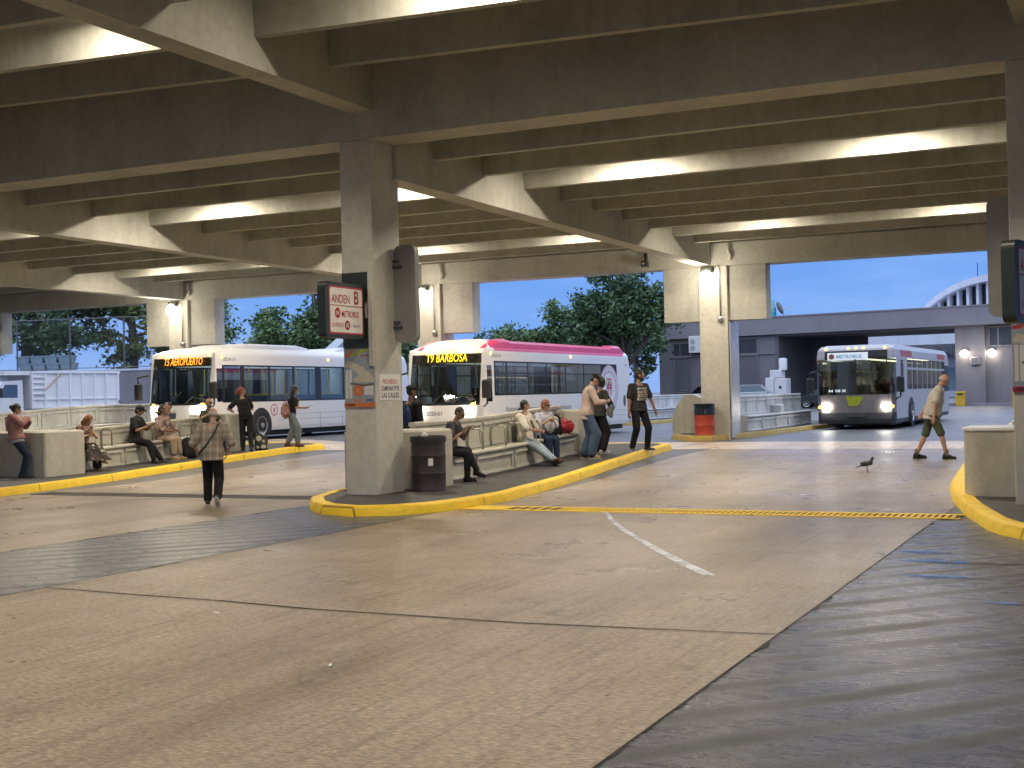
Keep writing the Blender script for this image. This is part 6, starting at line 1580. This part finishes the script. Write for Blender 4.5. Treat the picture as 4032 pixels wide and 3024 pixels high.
# pigeon ---------------------------------------------------------------------
t = thing('pigeon', 'dark pigeon standing alone on the bay concrete', 'pigeon', (-4.4, 24.45, gz(-4.4, 24.45) + .006), R(-70)); t.scale = (.92,) * 3
PG = M('pigeon_dark', (.035, .033, .036), .6, .3, 20); PG2 = M('pigeon_wing', (.06, .058, .06), .6, .3, 20)
mb = MB(); mb.cap((0, -.07, .155), (0, .05, .185), .045, .058); mb.cap((0, .06, .19), (0, .095, .262), .045, .026); mb.ell((0, .1, .28), .026, .032, .028); mb.cap((0, -.06, .155), (0, -.16, .12), .035, .014)
remesh(mb, 'body', PG, t, .008, 3)
mb = MB(); mb.rings([[(x * .032, -.16 - .0, .118 + z * .008) for x, z in ((-1, -1), (1, -1), (1, 1), (-1, 1))], [(x * .045, -.235, .10 + z * .005) for x, z in ((-1, -1), (1, -1), (1, 1), (-1, 1))]]); mb.build('tail', PG2, t)
for q in (1, -1):
    mb = MB(); mb.ell((q * .048, -.03, .175), .014, .11, .042, 12, 8); mb.build('wing', PG2, t, True)
    mb = MB(); mb.tube([(q * .022, .0, .12), (q * .022, -.012, .06), (q * .022, .0, .006)], .006, 6)
    for a in (-.5, 0, .5): mb.tube([(q * .022, 0, .006), (q * .022 + math.sin(a) * .035, math.cos(a) * .035, .004)], .004, 5)
    mb.build('leg', M('pigeon_leg', (.25, .07, .06), .6), t, True)
    mb = MB(); mb.ell((q * .022, .112, .287), .005, .005, .005, 8, 5); mb.build('eye', M_AMB if False else M('pigeon_eye', (.4, .12, .02), .3), t)
mb = MB(); mb.cap((0, .128, .277), (0, .155, .27), .007, .002, 8); mb.build('beak', M_DKST, t, True)
# ---------------------------------------------------------- camera, sky, light
cam_d = bpy.data.cameras.new('camera'); cam = bpy.data.objects.new('camera', cam_d); COL.objects.link(cam)
yaw, pitch, roll = R(-25.45), R(.45), R(-1.30)
fw = V((math.sin(yaw), math.cos(yaw), 0)); rt = V((math.cos(yaw), -math.sin(yaw), 0)); up = V((0, 0, 1))
f2 = fw * math.cos(pitch) + up * math.sin(pitch); u2 = up * math.cos(pitch) - fw * math.sin(pitch)
r3 = rt * math.cos(roll) + u2 * math.sin(roll); u3 = u2 * math.cos(roll) - rt * math.sin(roll)
cam.matrix_world = Matrix.Translation((0, 0, 1.70)) @ Matrix((r3, u3, -f2)).transposed().to_4x4()
cam_d.sensor_width = 36; cam_d.lens = 2800 / 2212 * 36; cam_d.clip_end = 3000; cam_d.clip_start = .05
SC.camera = cam
w = bpy.data.worlds.new('World'); SC.world = w; w.use_nodes = True
nt = w.node_tree; bg = nt.nodes['Background']
sky = nt.nodes.new('ShaderNodeTexSky'); sky.sky_type = 'NISHITA'; sky.sun_disc = False
SUN_EL, SUN_AZ = R(3), R(150)
sky.sun_elevation = SUN_EL; sky.sun_rotation = SUN_AZ; sky.air_density = 1.0; sky.dust_density = .3; sky.ozone_density = 4
tc = nt.nodes.new('ShaderNodeTexCoord'); sep = nt.nodes.new('ShaderNodeSeparateXYZ'); nt.links.new(tc.outputs['Generated'], sep.inputs[0])
rp = nt.nodes.new('ShaderNodeValToRGB'); el = rp.color_ramp.elements
el[0].position = 0.0; el[0].color = (.165, .295, .61, 1); el[1].position = 1; el[1].color = (1.1, 1.2, 1.48, 1)
for p, c in ((.05, (.115, .245, .59)), (.13, (.085, .20, .53)), (.3, (.62, .74, 1.08)), (.55, (1.05, 1.16, 1.45))):
    e = el.new(p); e.color = (*c, 1)
nt.links.new(sep.outputs[2], rp.inputs[0])
mp = nt.nodes.new('ShaderNodeMapping'); mp.inputs['Scale'].default_value = (1.6, 1.6, 9); nt.links.new(tc.outputs['Generated'], mp.inputs[0])
nz = nt.nodes.new('ShaderNodeTexNoise'); nz.inputs['Scale'].default_value = 3.2; nz.inputs['Detail'].default_value = 6; nz.inputs['Roughness'].default_value = .55; nt.links.new(mp.outputs[0], nz.inputs[0])
cr = nt.nodes.new('ShaderNodeValToRGB'); cr.color_ramp.elements[0].position = .42; cr.color_ramp.elements[0].color = (0, 0, 0, 1); cr.color_ramp.elements[1].position = .72; cr.color_ramp.elements[1].color = (.5, .5, .5, 1); nt.links.new(nz.outputs[0], cr.inputs[0])
mx = nt.nodes.new('ShaderNodeMix'); mx.data_type = 'RGBA'; nt.links.new(cr.outputs[0], mx.inputs[0]); nt.links.new(rp.outputs[0], mx.inputs[6]); mx.inputs[7].default_value = (.27, .40, .68, 1)
sc2 = nt.nodes.new('ShaderNodeMix'); sc2.data_type = 'RGBA'; sc2.blend_type = 'MULTIPLY'; sc2.inputs[0].default_value = 1; nt.links.new(sky.outputs[0], sc2.inputs[6]); sc2.inputs[7].default_value = (.02, .02, .02, 1)
ad = nt.nodes.new('ShaderNodeMix'); ad.data_type = 'RGBA'; ad.blend_type = 'ADD'; ad.inputs[0].default_value = 1; nt.links.new(mx.outputs[2], ad.inputs[6]); nt.links.new(sc2.outputs[2], ad.inputs[7])
nt.links.new(ad.outputs[2], bg.inputs[0]); bg.inputs[1].default_value = 1.5
sd = bpy.data.lights.new('sun', 'SUN'); sd.energy = .12; sd.angle = R(20); sd.color = (1, .86, .72)
so = bpy.data.objects.new('sun', sd); COL.objects.link(so)
so.rotation_euler = (R(87), 0, -SUN_AZ + PI)
SC.view_settings.view_transform = 'Standard'; SC.view_settings.look = 'None'; SC.view_settings.exposure = 0; SC.view_settings.gamma = 1
SC.render.engine = 'CYCLES'
cy = SC.cycles; cy.use_denoising = True; cy.max_bounces = 8; cy.diffuse_bounces = 4; cy.glossy_bounces = 4; cy.transparent_max_bounces = 16; cy.transmission_bounces = 4
cy.sample_clamp_indirect = 6; cy.sample_clamp_direct = 0; cy.caustics_reflective = False; cy.caustics_refractive = False
